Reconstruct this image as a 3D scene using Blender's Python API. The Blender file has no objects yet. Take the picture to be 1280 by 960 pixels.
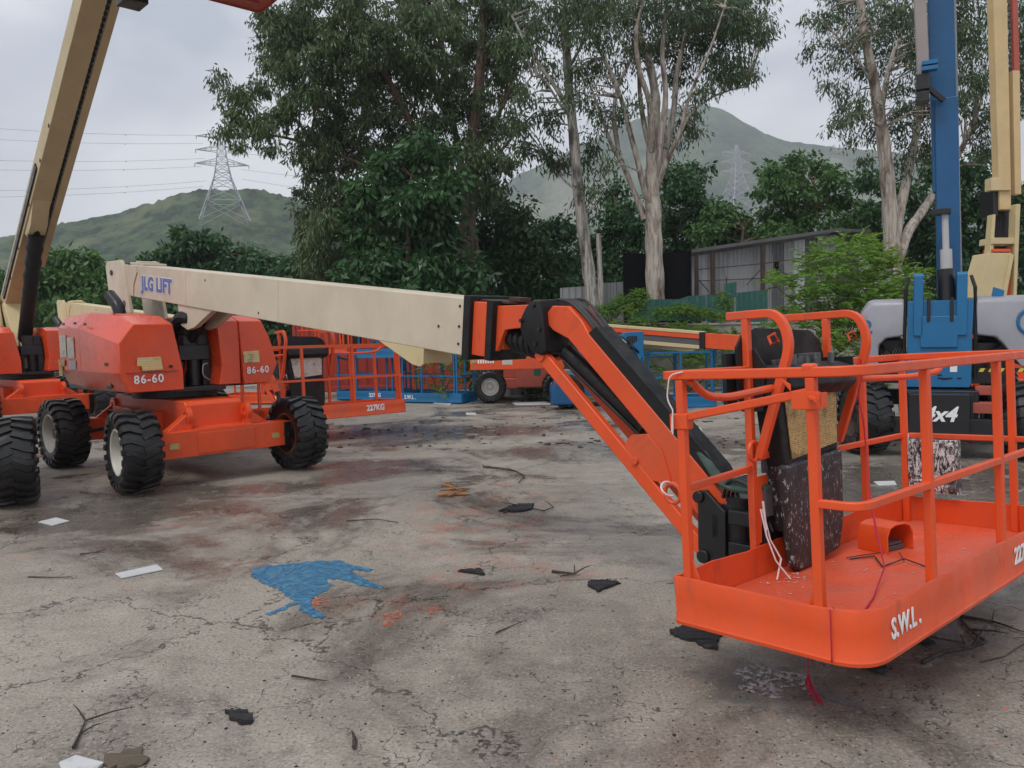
import bpy, bmesh, math, random
import numpy as np
from mathutils import Vector, Matrix
random.seed(7); rng=np.random.default_rng(7)
SC=bpy.context.scene; COL=SC.collection
R=math.radians
V=Vector
# ---------------------------------------------------------------- camera
TH,PH,FP,HC=R(3.9),R(1.3),995.0,1.7
cf=V((0,math.cos(TH),-math.sin(TH))); cr0=V((1,0,0)); cu0=cr0.cross(cf)
CR=cr0*math.cos(PH)-cu0*math.sin(PH); CU=cu0*math.cos(PH)+cr0*math.sin(PH)
CP=V((0,0,HC))
def ray(px,py): return cf+CR*((px-640)/FP)-CU*((py-480)/FP)
def G(px,py,z=0.0):
    d=ray(px,py); return CP+d*((z-HC)/d.z)
def W(px,py,Y):
    d=ray(px,py); return CP+d*(Y/d.y)
cam=bpy.data.cameras.new('camera'); cam.sensor_width=36; cam.lens=FP/1280*36; cam.clip_end=6000; cam.clip_start=0.05
co=bpy.data.objects.new('camera',cam); COL.objects.link(co)
co.matrix_world=Matrix(((CR.x,CU.x,-cf.x,0),(CR.y,CU.y,-cf.y,0),(CR.z,CU.z,-cf.z,HC),(0,0,0,1)))
SC.camera=co
# ---------------------------------------------------------------- helpers
def tag(o,label=None,cat=None,group=None,kind=None):
    if label: o['label']=label
    if cat: o['category']=cat
    if group: o['group']=group
    if kind: o['kind']=kind
    return o
def empty(name,loc,rz=0,label=None,cat=None,group=None):
    o=bpy.data.objects.new(name,None); COL.objects.link(o); o.location=loc; o.rotation_euler=(0,0,rz)
    o.empty_display_size=.2
    return tag(o,label,cat,group)
def frame_of(d,up=V((0,0,1))):
    d=d.normalized()
    s=d.cross(up)
    if s.length<1e-4: s=d.cross(V((1,0,0)))
    s.normalize(); return d,s,s.cross(d).normalized()
class MB:
    def __init__(s): s.v=[]; s.f=[]
    def add(s,vs,fs):
        n=len(s.v); s.v+= [tuple(v) for v in vs]; s.f+=[tuple(i+n for i in f) for f in fs]; return s
    def box(s,a,b,M=None):
        x0,y0,z0=a; x1,y1,z1=b
        vs=[V(p) for p in ((x0,y0,z0),(x1,y0,z0),(x1,y1,z0),(x0,y1,z0),(x0,y0,z1),(x1,y0,z1),(x1,y1,z1),(x0,y1,z1))]
        if M: vs=[M@v for v in vs]
        return s.add(vs,[(0,3,2,1),(4,5,6,7),(0,1,5,4),(1,2,6,5),(2,3,7,6),(3,0,4,7)])
    def prism(s,pts,t0,t1,axis='y'):
        # pts in the two other axes; y: (x,z), x: (y,z), z: (x,y)
        f={'y':lambda a,b,t:(a,t,b),'x':lambda a,b,t:(t,a,b),'z':lambda a,b,t:(a,b,t)}[axis]
        n=len(pts); vs=[f(a,b,t0) for a,b in pts]+[f(a,b,t1) for a,b in pts]
        return s.add(vs,[tuple(range(n))[::-1],tuple(range(n,2*n))]+[(i,(i+1)%n,n+(i+1)%n,n+i) for i in range(n)])
    def loft(s,rings,closed=True,cap=True):
        n=len(rings[0]); vs=[p for r in rings for p in r]; fs=[]
        for k in range(len(rings)-1):
            for i in range(n if closed else n-1):
                j=(i+1)%n; fs.append((k*n+i,k*n+j,(k+1)*n+j,(k+1)*n+i))
        if cap: fs+=[tuple(range(n))[::-1],tuple(range((len(rings)-1)*n,len(rings)*n))]
        return s.add(vs,fs)
    def sweep(s,path,prof,up=V((0,0,1)),closed=False):
        P=[V(p) for p in path]; n=len(P); rings=[]; lastS=None
        for i,p in enumerate(P):
            if closed: d=(P[(i+1)%n]-p).normalized()+(p-P[i-1]).normalized(); q=(P[(i+1)%n]-p).normalized()
            elif i==0: d=P[1]-p; q=d.normalized()
            elif i==n-1: d=p-P[-2]; q=d.normalized()
            else: d=(P[i+1]-p).normalized()+(p-P[i-1]).normalized(); q=(P[i+1]-p).normalized()
            if d.length<1e-6: d=q.copy()
            d.normalize(); k=1/max(.5,abs(d.dot(q)))
            a=d.cross(up)
            if a.length<.05:
                a=lastS.copy() if lastS is not None else d.cross(V((0,1,0)))
                a=(a-d*a.dot(d))
            a.normalize()
            if lastS is not None and a.dot(lastS)<0: a=-a
            lastS=a; b=a.cross(d).normalized()
            rr=prof[i] if isinstance(prof[0],list) else prof
            rings.append([p+a*x*k+b*y for x,y in rr])
        if closed: rings.append(rings[0]); return s.loft(rings,True,False)
        return s.loft(rings)
    def bar(s,path,w=.04,h=None,up=V((0,0,1)),closed=False):
        h=h or w; return s.sweep(path,[(-w/2,-h/2),(w/2,-h/2),(w/2,h/2),(-w/2,h/2)],up,closed)
    def tube(s,path,r,n=8,up=V((0,0,1)),closed=False):
        if isinstance(r,(list,tuple)): prof=[[(q*math.cos(2*math.pi*k/n),q*math.sin(2*math.pi*k/n)) for k in range(n)] for q in r]
        else: prof=[(r*math.cos(2*math.pi*k/n),r*math.sin(2*math.pi*k/n)) for k in range(n)]
        return s.sweep(path,prof,up,closed)
    def lathe(s,prof,c=(0,0,0),n=32,axis='y'):
        # prof: (radius, along)
        c=V(c); rings=[]
        for r,a in prof:
            ring=[]
            for k in range(n):
                t=2*math.pi*k/n; x,y=r*math.cos(t),r*math.sin(t)
                ring.append(c+(V((x,a,y)) if axis=='y' else V((x,y,a)) if axis=='z' else V((a,x,y))))
            rings.append(ring)
        return s.loft(rings,True,False)
    def cyl(s,p0,p1,r,n=16): return s.tube([p0,p1],r,n)
    def obj(s,name,mat,parent=None,bevel=0,label=None,smooth=35,M=None):
        me=bpy.data.meshes.new(name); me.from_pydata(s.v,[],s.f); me.materials.append(mat)
        bm=bmesh.new(); bm.from_mesh(me); bmesh.ops.recalc_face_normals(bm,faces=bm.faces); bm.to_mesh(me); bm.free()
        me.polygons.foreach_set('use_smooth',[True]*len(me.polygons)); me.set_sharp_from_angle(angle=R(smooth))
        o=bpy.data.objects.new(name,me); COL.objects.link(o)
        if parent: o.parent=parent
        if M is not None: o.matrix_local=M
        if bevel:
            b=o.modifiers.new('bevel','BEVEL'); b.width=bevel; b.segments=2; b.limit_method='ANGLE'; b.angle_limit=R(40); b.harden_normals=True
        if label: o['label']=label
        return o
def fillet(path,r,n=5,closed=False):
    P=[V(p) for p in path]; out=[]; N=len(P)
    for i,p in enumerate(P):
        rr=r[i] if isinstance(r,(list,tuple)) else r
        if (not closed and i in (0,N-1)) or rr<=0: out.append(p); continue
        a=P[i-1]-p; b=P[(i+1)%N]-p; la,lb=a.length,b.length; a.normalize(); b.normalize()
        t=min(rr,la*.48,lb*.48); A=p+a*t; B=p+b*t
        for k in range(n+1):
            u=k/n; out.append(A*(1-u)**2+p*2*u*(1-u)+B*u*u)
    return out
def link_copy(o,parent):
    c=o.copy(); COL.objects.link(c); c.parent=parent
    for ch in [x for x in bpy.data.objects if x.parent==o]: link_copy(ch,c)
    return c
def text(s,size,mat,parent,M,name='lettering',bold=.012,shear=0,ext=.0015,sx=1.0,spacing=1.0):
    cu=bpy.data.curves.new('t','FONT'); cu.body=s; cu.size=size; cu.offset=bold*size; cu.shear=shear; cu.extrude=ext; cu.align_x='CENTER'; cu.align_y='CENTER'; cu.space_character=spacing; cu.resolution_u=3
    t=bpy.data.objects.new('t',cu); COL.objects.link(t); bpy.context.view_layer.update()
    dg=bpy.context.evaluated_depsgraph_get(); me=bpy.data.meshes.new_from_object(t.evaluated_get(dg))
    bpy.data.objects.remove(t); bpy.data.curves.remove(cu)
    me.transform(Matrix.Diagonal((sx,1,1,1))); me.materials.clear(); me.materials.append(mat)
    o=bpy.data.objects.new(name,me); COL.objects.link(o); o.parent=parent; o.matrix_local=M; return o
def face_matrix(pos,right,up):
    r=V(right).normalized(); u=V(up); u=(u-r*u.dot(r)).normalized(); n=r.cross(u)
    return Matrix(((r.x,u.x,n.x,pos[0]),(r.y,u.y,n.y,pos[1]),(r.z,u.z,n.z,pos[2]),(0,0,0,1)))
# ---------------------------------------------------------------- materials
class NT:
    def __init__(s,name):
        s.m=bpy.data.materials.new(name); s.m.use_nodes=True; s.t=s.m.node_tree; s.b=s.t.nodes['Principled BSDF']; s.c=None
    def n(s,ty,**k):
        x=s.t.nodes.new(ty)
        for a,b in k.items():
            if a.startswith('i_'):
                key=a[2:].replace('_',' '); s.put(x.inputs[int(key) if key.isdigit() else key],b)
            else: setattr(x,a,b)
        return x
    def put(s,inp,v):
        if isinstance(v,bpy.types.NodeSocket): s.t.links.new(v,inp)
        elif isinstance(v,tuple) and len(v)==3 and inp.type=='RGBA': inp.default_value=(*v,1)
        else: inp.default_value=v
    def co(s):
        if s.c is None: s.c=s.n('ShaderNodeTexCoord').outputs['Object']
        return s.c
    def noise(s,scale,detail=4,rough=.55,co=None,dist=0,sc=None):
        c=co or s.co()
        if sc: mp=s.n('ShaderNodeMapping'); s.put(mp.inputs[0],c); mp.inputs['Scale'].default_value=sc; c=mp.outputs[0]
        x=s.n('ShaderNodeTexNoise',i_Scale=scale,i_Detail=detail,i_Roughness=rough,i_Distortion=dist); s.put(x.inputs['Vector'],c); return x.outputs['Fac']
    def ramp(s,f,a,b,lo=0.,hi=1.):
        x=s.n('ShaderNodeMapRange'); x.interpolation_type='SMOOTHSTEP'
        for i,v in enumerate((f,a,b,lo,hi)): s.put(x.inputs[i],v)
        return x.outputs[0]
    def math(s,op,a,b=0.,clamp=False):
        x=s.n('ShaderNodeMath',operation=op,use_clamp=clamp); s.put(x.inputs[0],a); s.put(x.inputs[1],b); return x.outputs[0]
    def mix(s,f,a,b,bt='MIX'):
        x=s.n('ShaderNodeMix',data_type='RGBA',blend_type=bt); s.put(x.inputs[0],f); s.put(x.inputs[6],a); s.put(x.inputs[7],b); return x.outputs[2]
    def bump(s,h,strength=.3,dist=.01,normal=None):
        x=s.n('ShaderNodeBump',i_Strength=strength,i_Distance=dist); s.put(x.inputs['Height'],h)
        if normal is not None: s.put(x.inputs['Normal'],normal)
        return x.outputs[0]
    def out(s,col=None,rough=None,nrm=None,**k):
        if col is not None: s.put(s.b.inputs['Base Color'],col)
        if rough is not None: s.put(s.b.inputs['Roughness'],rough)
        if nrm is not None: s.put(s.b.inputs['Normal'],nrm)
        for a,b in k.items(): s.put(s.b.inputs[a.replace('_',' ')],b)
        return s.m
def paint(name,col,rough=.35,dirt=.25,dirtcol=(.12,.08,.05),coat=.0,spots=None,scale=1.0,wear=0,spec=.5,fade=None):
    t=NT(name)
    f=t.noise(2.2*scale,5,.6); c=t.mix(t.ramp(f,.3,.75),col,tuple(x*.86 for x in col))
    if fade: c=t.mix(t.ramp(t.noise(1.3,6,.72,dist=.4),.48,.70,0,.6),c,fade)
    d=t.math('MULTIPLY',t.ramp(t.noise(6*scale,6,.7,sc=(1,1,.35)),.54,.8),dirt); c=t.mix(d,c,dirtcol)
    if wear:
        w=t.ramp(t.noise(34*scale,6,.75),.70-wear*.06,.715-wear*.06); w2=t.ramp(t.noise(2.6,3,.6),.42,.56); c=t.mix(t.math('MULTIPLY',w,w2),c,(.30,.17,.13))
        w=t.ramp(t.noise(20,5,.8,sc=(.25,.25,2.5)),.66,.70); c=t.mix(t.math('MULTIPLY',t.math('MULTIPLY',w,w2),.5),c,(.42,.20,.14))
    if spots:
        w=t.math('MULTIPLY',t.ramp(t.noise(spots[1],5,.85,sc=(1,1,.4)),spots[2],spots[2]+.03),t.ramp(t.noise(5,4,.7),.40,.50,.15,1)); c=t.mix(w,c,spots[0])
    r=t.ramp(t.noise(9*scale,5,.7),.3,.8,rough*.75,min(1,rough*1.5))
    return t.out(c,r,t.bump(t.noise(30*scale,3,.5),.05,.003),Specular_IOR_Level=spec,**({'Coat_Weight':coat,'Coat_Roughness':.15} if coat else {}))
m_orange=paint('orange_paint',(.76,.085,.016),.40,.55,(.20,.05,.03),wear=.9,fade=(.50,.095,.04))
m_orange_base=paint('orange_chassis_paint',(.74,.078,.014),.36,.45,(.14,.05,.03),fade=(.50,.07,.025))
m_hood=paint('faded_orange_hood',(.70,.068,.014),.24,.25,(.25,.05,.03),coat=.2,fade=(.52,.075,.035))
m_cream=paint('cream_paint',(.60,.52,.40),.45,.3,(.30,.25,.18))
m_creamy=paint('yellow_cream_paint',(.60,.49,.27),.45,.35,(.30,.22,.12))
m_tancream=paint('shaded_boom_cream',(.50,.40,.23),.5,.4,(.25,.18,.10))  # cream with the raised boom's underside shade darkened into it
m_tan=paint('tan_cream_paint',(.62,.45,.23),.5,.3,(.25,.18,.10))
m_blue=paint('blue_paint',(.008,.135,.31),.4,.25,(.02,.05,.10))
m_mast=paint('mast_shade_and_cover_blue',(.005,.085,.22),.4,.25,(.02,.05,.10))  # mast's underside shade put into the blue; wheel cover's own dark blue too
m_grey=paint('pale_grey_paint',(.29,.29,.325),.38,.3,(.30,.24,.20),wear=.4)
m_black=paint('black_rubber',(.010,.010,.011),.55,.3,(.045,.04,.037),spec=.35)
m_blackp=paint('black_steel',(.010,.010,.012),.38,.3,(.05,.045,.04))
m_speck=paint('paint_splashed_black',(.02,.02,.022),.55,.2,(.1,.1,.1),spots=((.62,.61,.62),42,.485))
m_speck2=paint('lightly_splashed_black',(.022,.022,.025),.5,.3,(.1,.1,.1),spots=((.50,.50,.50),50,.572))
m_rim=paint('pale_wheel_paint',(.55,.53,.47),.45,.5,(.2,.17,.13))
m_rimo=paint('rusty_orange_rim',(.14,.045,.025),.5,.6,(.1,.06,.04))
m_white=paint('white_lettering',(.82,.82,.82),.5,.35,(.5,.3,.2),scale=3)
m_lblue=paint('blue_lettering',(.10,.14,.42),.5,.25,(.5,.48,.45),scale=3)
m_steel=paint('worn_steel',(.42,.42,.43),.35,.3,(.15,.12,.1))
m_red=paint('red_container_paint',(.33,.04,.025),.5,.45,(.1,.05,.03))
m_dred=paint('dull_red_paint',(.42,.09,.06),.55,.5,(.15,.1,.08),wear=.6)
m_green=paint('green_sheet_paint',(.02,.10,.085),.5,.5,(.25,.27,.25),wear=.6)
m_conc=paint('stained_concrete',(.33,.31,.27),.85,.6,(.09,.10,.06))
m_galv=paint('weathered_tin',(.25,.255,.26),.5,.7,(.07,.06,.05),scale=.5)
m_galvw=paint('pale_tin',(.40,.41,.43),.5,.5,(.15,.13,.11))
m_galvd=paint('dark_tin',(.09,.09,.095),.55,.4,(.05,.04,.03))
m_netting=paint('black_netting',(.006,.006,.007),.9,.2,(.015,.015,.015),spec=.08)
m_rust=paint('rusty_steel',(.05,.028,.02),.8,.5,(.04,.02,.015))
m_cordr=paint('red_cord_fibre',(.45,.012,.05),.8,.1)
m_cordw=paint('white_cord_fibre',(.75,.62,.62),.8,.1)
m_hose=paint('green_hose_sleeve',(.04,.075,.058),.6,.5,(.2,.22,.2),scale=3)
m_yel=paint('yellow_stripe',(.65,.50,.05),.5,.4,(.2,.15,.05))
m_wpv=paint('white_pipe',(.8,.79,.75),.5,.3,(.3,.28,.22))
m_lgrey=paint('grey_arm_paint',(.30,.26,.25),.5,.3,(.15,.12,.1))
def sticker(name,base,ink,sc=60):
    t=NT(name); c=t.mix(t.ramp(t.noise(7,3,.6),.55,.62),base,tuple(x*.55 for x in base))
    w=t.n('ShaderNodeTexWave',wave_type='BANDS',bands_direction='Z',i_Scale=sc*.55,i_Distortion=.0,i_Detail=0); t.put(w.inputs['Vector'],t.co())
    f=t.math('MULTIPLY',t.ramp(w.outputs['Fac'],.62,.8),t.ramp(t.noise(75,2,.6),.46,.5)); c=t.mix(f,c,ink); return t.out(c,.55)
m_notice=sticker('yellow_notice',(.50,.36,.13),(.10,.08,.05))
m_notice_w=sticker('white_notice',(.62,.60,.52),(.1,.1,.1))
m_warn=sticker('warning_sticker',(.62,.42,.14),(.6,.58,.5),20)
def floor_mat():
    t=NT('orange_tread_floor'); c=t.mix(t.ramp(t.noise(3,6,.65),.35,.7),(.72,.095,.035),(.60,.12,.07))
    c=t.mix(t.ramp(t.noise(9,7,.75),.62,.74,0,.6),c,(.33,.22,.18)); c=t.mix(t.ramp(t.noise(22,4,.7),.72,.74),c,(.6,.56,.52))
    w=t.n('ShaderNodeTexVoronoi',feature='F1',distance='CHEBYCHEV',i_Scale=45.,i_Randomness=.1); t.put(w.inputs['Vector'],t.co())
    return t.out(c,t.ramp(t.noise(5,3),.3,.8,.3,.6),t.bump(w.outputs['Distance'],.5,.006))
m_floor=floor_mat()
def tyre_mat():
    t=NT('tyre_rubber'); c=t.mix(t.ramp(t.noise(5,6,.75),.46,.74),(.006,.006,.007),(.036,.033,.028)); return t.out(c,t.ramp(t.noise(12,3),.3,.8,.28,.6),t.bump(t.noise(60,3),.15,.004))
m_tyre=tyre_mat()
def leafmat(name,c1,c2,c3,rough=.55,trans=.25):
    t=NT(name); g=t.n('ShaderNodeNewGeometry').outputs['Random Per Island']
    f2=t.ramp(t.noise(.45,3,.6),.35,.68)
    c=t.mix(g,c1,c2); c=t.mix(t.math('MULTIPLY',f2,.6),c,c3)
    m=t.out(c,rough,Specular_IOR_Level=.35)
    tr=t.n('ShaderNodeBsdfTranslucent'); t.put(tr.inputs[0],t.mix(.5,c,c3)); mx=t.n('ShaderNodeMixShader'); mx.inputs[0].default_value=trans
    t.t.links.new(t.b.outputs[0],mx.inputs[1]); t.t.links.new(tr.outputs[0],mx.inputs[2]); t.t.links.new(mx.outputs[0],t.t.nodes['Material Output'].inputs[0]); return m
l_euc=leafmat('eucalyptus_leaf',(.045,.085,.038),(.10,.145,.06),(.11,.15,.055))
l_euc2=leafmat('dark_eucalyptus_leaf',(.036,.07,.034),(.075,.12,.055),(.10,.15,.06))
l_dark=leafmat('dark_broad_leaf',(.022,.068,.024),(.06,.14,.05),(.05,.12,.035),.4)
l_mid=leafmat('green_leaf',(.045,.11,.03),(.09,.18,.05),(.08,.17,.045))
l_fern=leafmat('bright_fern_leaf',(.09,.22,.03),(.16,.32,.05),(.24,.34,.04),.5,.35)
l_weed=leafmat('weed_leaf',(.06,.17,.025),(.12,.26,.04),(.2,.28,.04),.5,.3)
def bark(name,a,b,c):
    t=NT(name); f=t.noise(3,6,.65,sc=(4,4,.6),dist=.6); col=t.mix(t.ramp(f,.42,.6),a,b); col=t.mix(t.ramp(t.noise(1.1,4,.6,sc=(2,2,.7)),.52,.68),col,c)
    return t.out(col,.85,t.bump(f,.6,.05))
b_pale=bark('pale_peeling_bark',(.44,.40,.345),(.26,.21,.175),(.10,.06,.045))
b_brown=bark('brown_bark',(.13,.08,.055),(.07,.045,.03),(.17,.12,.08))
b_grey=bark('grey_bark',(.40,.38,.345),(.20,.175,.15),(.05,.04,.035))
# ================================================================ wheels
def tyre_mesh():
    b=MB(); pr=[(.245,-.15),(.262,-.18),(.33,-.195),(.39,-.19),(.418,-.165),(.428,-.1),(.432,0),(.428,.1),(.418,.165),(.39,.19),(.33,.195),(.262,.18),(.245,.15)]
    b.lathe(pr,n=56)
    N=21
    for k in range(N):
        for s in (-1,1):
            a0=2*math.pi*(k+(.5 if s>0 else 0))/N
            pts=[(-.03,.0,.440),(.045,.085,.440),(.085,.115,.439),(.095,.178,.432),(.10,.201,.395),(.10,.199,.345)]
            path=[];
            for da,y,r in pts:
                a=a0+da; path.append(V((r*math.cos(a),s*y,r*math.sin(a))))
            rings=[]
            for i,p in enumerate(path):
                d=(path[min(i+1,len(path)-1)]-path[max(i-1,0)]).normalized(); rad=V((p.x,0,p.z)).normalized()
                if i>=4: rad=V((0,s,0))
                if i==3: rad=(rad+V((0,s*.8,0))).normalized()
                a=d.cross(rad).normalized(); n=a.cross(d).normalized()
                if n.dot(rad)<0: n=-n
                w=.030 if i<3 else .036; h=.016
                rings.append([p+a*w-n*.03,p+a*w*.8+n*h,p-a*w*.8+n*h,p-a*w-n*.03])
            b.loft(rings)
    return b
_cache={}
def cached(name,fn,mat,parent,**k):
    key=(name,mat.name)
    if key in _cache:
        o=bpy.data.objects.new(name,_cache[key].data); COL.objects.link(o); o.parent=parent
        for md in _cache[key].modifiers:
            nm=o.modifiers.new(md.name,md.type); nm.width=md.width; nm.segments=md.segments; nm.limit_method=md.limit_method; nm.angle_limit=md.angle_limit
        return o
    o=fn().obj(name,mat,parent,**k); _cache[key]=o; return o
def rim_mb():
    b=MB(); b.lathe([(.250,-.155),(.262,-.175),(.252,-.182),(.236,-.175),(.226,-.15),(.222,-.06),(.205,-.035),(.15,-.02),(.135,-.045),(.10,-.055),(.09,-.02),(0.001,-.02)],n=40)
    b.lathe([(.250,.155),(.262,.175),(.236,.175),(.222,.12),(.215,.02),(.0,.0)],n=40)
    for k in range(9):
        a=k*2*math.pi/9; b.cyl((.17*math.cos(a),-.045,.17*math.sin(a)),(.17*math.cos(a),-.02,.17*math.sin(a)),.012,6)
    return b
def hub_mb():
    b=MB(); b.lathe([(.0,-.11),(.07,-.11),(.085,-.09),(.09,-.02),(.13,.0),(.13,.2),(.09,.24),(.0,.24)],n=20)
    for k in range(8):
        a=k*math.pi/4; b.cyl((.06*math.cos(a),-.118,.06*math.sin(a)),(.06*math.cos(a),-.1,.06*math.sin(a)),.009,6)
    return b
def wheel(parent,x,y,steer=0,rim=None,sc=1.0,z=None):
    w=cached('wheel',hub_mb,m_blackp,parent,bevel=0); rz=R(steer)+(math.pi if y>0 else 0)
    w.location=(x,y,(z if z is not None else .462)*sc); w.rotation_euler=(0,random.uniform(0,6),0)
    w.matrix_local=Matrix.Translation(w.location)@Matrix.Rotation(rz,4,'Z')@Matrix.Rotation(random.uniform(0,6),4,'Y')@Matrix.Scale(sc,4)
    cached('tyre',tyre_mesh,m_tyre,w); cached('rim',rim_mb,rim or m_rim,w)
    return w
# ================================================================ lift base
def lift_base(root,mo=m_orange_base,mh=m_hood,steers=(0,0,0,0),detail=True,txt=None,rim=None,rim2=None):
    b=MB()
    b.prism([(-1.3,.5),(-1.05,.36),(1.12,.36),(1.17,.42),(1.17,.90),(1.13,.945),(-1.2,.945),(-1.3,.85)],-.345,.345,'y')
    b.box((-.9,-.5,.42),(.5,-.343,.8)); b.box((-.9,.343,.42),(.5,.5,.8))
    ch=b.obj('chassis',mo,root,bevel=.012)
    for sx in (1,-1):
        b=MB(); x0,x1=(1.17,1.45)
        X0,X1=(x0,x1) if sx>0 else (-x1,-x0)
        b.box((X0,-.86,.335),(X1,.86,.63))
        if sx>0:
            b.box((1.452,-.33,.36),(1.462,.36,.60)); b.box((1.12,-.33,.62),(1.448,.36,.645))
        ax=b.obj('axle_beam',mo,root,bevel=.012)
        if detail and sx>0:
            s=MB(); s.box((1.4635,-.66,.44),(1.466,-.55,.51)); s.obj('warning_sticker',m_notice,ax); s=MB(); s.box((1.4515,.58,.44),(1.454,.68,.50)); s.obj('warning_sticker',m_notice,ax)
            s=MB(); s.lathe([(.0,1.4505),(.018,1.4505),(.018,1.4545),(.0,1.4545)],(0,.76,.47),12,'x'); s.box((1.4505,.75,.44),(1.4548,.77,.53)); s.obj('slot',m_black,ax)
        # gusset wedges and lifting lugs
        for sy in (-1,1):
            g=MB(); X=1.2 if sx>0 else -1.2
            y0,y1=(.345,.62) if sy>0 else (-.62,-.345)
            ya,yb=(y1,y0) if sy>0 else (y0,y1)
            g.prism([(ya,.625),(yb,.625),(yb,.83)],X-.04,X+.10 if sx>0 else X-.1,'x'); g.obj('gusset',mo,root,bevel=.008)
            l=MB(); yy=sy*.36; Xf=1.18 if sx>0 else -1.32
            l.box((Xf,yy-.03,.62),(Xf+.14,yy+.03,.76)); 
            ring=[(Xf+.07+.11*math.cos(t),.78+.11*math.sin(t)) for t in [k*math.pi/9 for k in range(18)]]
            rin=[(Xf+.07+.045*math.cos(t),.78+.045*math.sin(t)) for t in [k*math.pi/9 for k in range(18)]]
            vs=[(x,yy-.03,z) for x,z in ring]+[(x,yy+.03,z) for x,z in ring]+[(x,yy-.03,z) for x,z in rin]+[(x,yy+.03,z) for x,z in rin]
            fs=[]
            for i in range(18):
                j=(i+1)%18; fs+=[(i,j,18+j,18+i),(36+i,54+i,54+j,36+j),(i,36+i,36+j,j),(18+i,18+j,54+j,54+i)]
            l.add(vs,fs); l.obj('lifting_lug',mo,root,bevel=.005)
    # cross axle mechanics
    b=MB()
    for sx in (-1,1):
        b.tube([(sx*1.325,-.82,.46),(sx*1.325,.82,.46)],.07,10)
        for sy in (-1,1): b.box((sx*1.325-.13,sy*.80-.05,.33),(sx*1.325+.13,sy*.80+.05,.62)); b.tube([(sx*1.1,sy*.45,.5),(sx*1.12,sy*.78,.46)],.025,6)
    b.tube([(-1.2,-.4,.7),(-1.35,-.55,.62),(-1.33,-.7,.55)],.02,6); b.tube([(-1.1,-.42,.72),(-1.4,-.5,.7),(-1.36,-.72,.5)],.016,6)
    b.obj('steering_axle',m_blackp,root,bevel=.006)
    for i,(x,y) in enumerate(((1.325,-.995),(1.325,.995),(-1.325,-.995),(-1.325,.995))):
        wheel(root,x,y,steers[i],(rim2 or m_rimo) if y>0 else (rim or m_rim))
    turret(root,mh,detail,txt)
def turret(root,mh,detail=True,txt=None):
    # turntable deck and dark machinery between the hoods
    b=MB(); b.lathe([(0,.945),(.52,.945),(.52,1.05),(0,1.05)],(0,0,0),32,'z'); b.box((-1.5,-.34,1.04),(.86,.30,1.10))
    b.box((-1.3,-.90,1.06),(.6,-.1,1.12)); b.box((-1.3,.1,1.06),(.6,.85,1.12))
    td=b.obj('turntable',m_blackp,root,bevel=.01)
    b=MB(); b.cyl((.62,.0,1.1),(.62,.0,1.78),.075,16); b.box((.35,-.2,1.42),(.70,.18,1.60)); b.box((.5,-.13,1.60),(.68,.16,1.80)); b.box((-.9,-.25,1.1),(-.2,.22,1.7))
    b.box((.3,.1,1.1),(.66,.2,1.42)); b.cyl((.7,-.18,1.1),(.7,-.18,1.4),.03,8); b.box((.2,-.24,1.1),(.5,-.1,1.35))
    for k in range(5): b.tube(fillet([(.3,-.18+.07*k,1.12),(.45,-.15+.06*k,1.5),(.1,-.1+.05*k,1.75),(-.2,-.1+.05*k,1.7)],.15,4),.016,6)
    b.obj('hydraulic_unit',m_blackp,root,bevel=.006)
    if detail:
        b=MB(); b.tube(fillet([(.74,.13,1.37),(.76,.06,1.36),(.76,.05,1.22),(.74,.15,1.16)],.05,5),.006,6); b.obj('hose',m_steel,root)
    # left (engine) hood : faceted shell lofted along x
    def sec(x,yo,yi,zb,zt,ins,ch,zc): # outer y (neg), inner y
        return [V((x,yi,zb)),V((x,yo+ins,zb)),V((x,yo,1.305)),V((x,yo,zc)),V((x,yo+ch,zt)),V((x,yi-.10,zt)),V((x,yi,1.305))]
    b=MB()
    rings=[sec(-1.40,-.93,-.30,1.2,1.85,.10,.12,1.70),sec(-1.34,-.98,-.28,1.11,2.0,.09,.10,1.86),sec(-.42,-.99,-.26,1.08,2.04,.09,.16,1.84)]
    b.loft(rings); hd=b.obj('engine_hood',mh,root,bevel=.012,smooth=9)
    b=MB(); rings=[sec(-.415,-.992,-.26,1.08,2.04,.09,.16,1.84),sec(.56,-.985,-.255,1.075,1.965,.09,.17,1.70),sec(.93,-.965,-.25,1.075,1.86,.09,.17,1.64)]
    b.loft(rings); hf=b.obj('engine_hood',mh,root,bevel=.012,smooth=9)
    b=MB(); b.prism([(-.9,2.03),(.3,2.0),(.5,1.94),(.6,1.9),(-.9,1.95)],-.72,-.40,'y'); b.obj('hood_lid',mh,hf,bevel=.015)
    # right hood
    def sec2(x,yo,yi,zb,zt,ins,ch,zc): return [V((x,yi,zb)),V((x,yo-ins,zb)),V((x,yo,1.335)),V((x,yo,zc)),V((x,yo-ch,zt)),V((x,yi-.0,zt)),V((x,yi+.04,1.335))]
    b=MB(); b.loft([sec2(-1.2,.50,.14,1.1,1.97,.0,.01,1.9),sec2(.72,.49,.18,1.1,1.95,.0,.01,1.8),sec2(.90,.478,.20,1.10,1.89,.0,.01,1.8)]); b.obj('tank_hood',mh,root,bevel=.012,smooth=9)
    def sec3(x,yo,yi,zb,zt): return [V((x,yi+.01,zb)),V((x,yo-.12,zb)),V((x,yo,1.335)),V((x,yo-.10,1.68)),V((x,yo-.20,zt)),V((x,yi-.03,zt)),V((x,yi,1.335))]
    b=MB(); b.loft([sec3(-1.3,.93,.50,1.15,1.85),sec3(-1.2,.98,.50,1.10,1.97),sec3(.72,.98,.495,1.10,1.96),sec3(.93,.97,.495,1.09,1.885)]); hr=b.obj('tank_hood',mh,root,bevel=.012,smooth=9)
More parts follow.
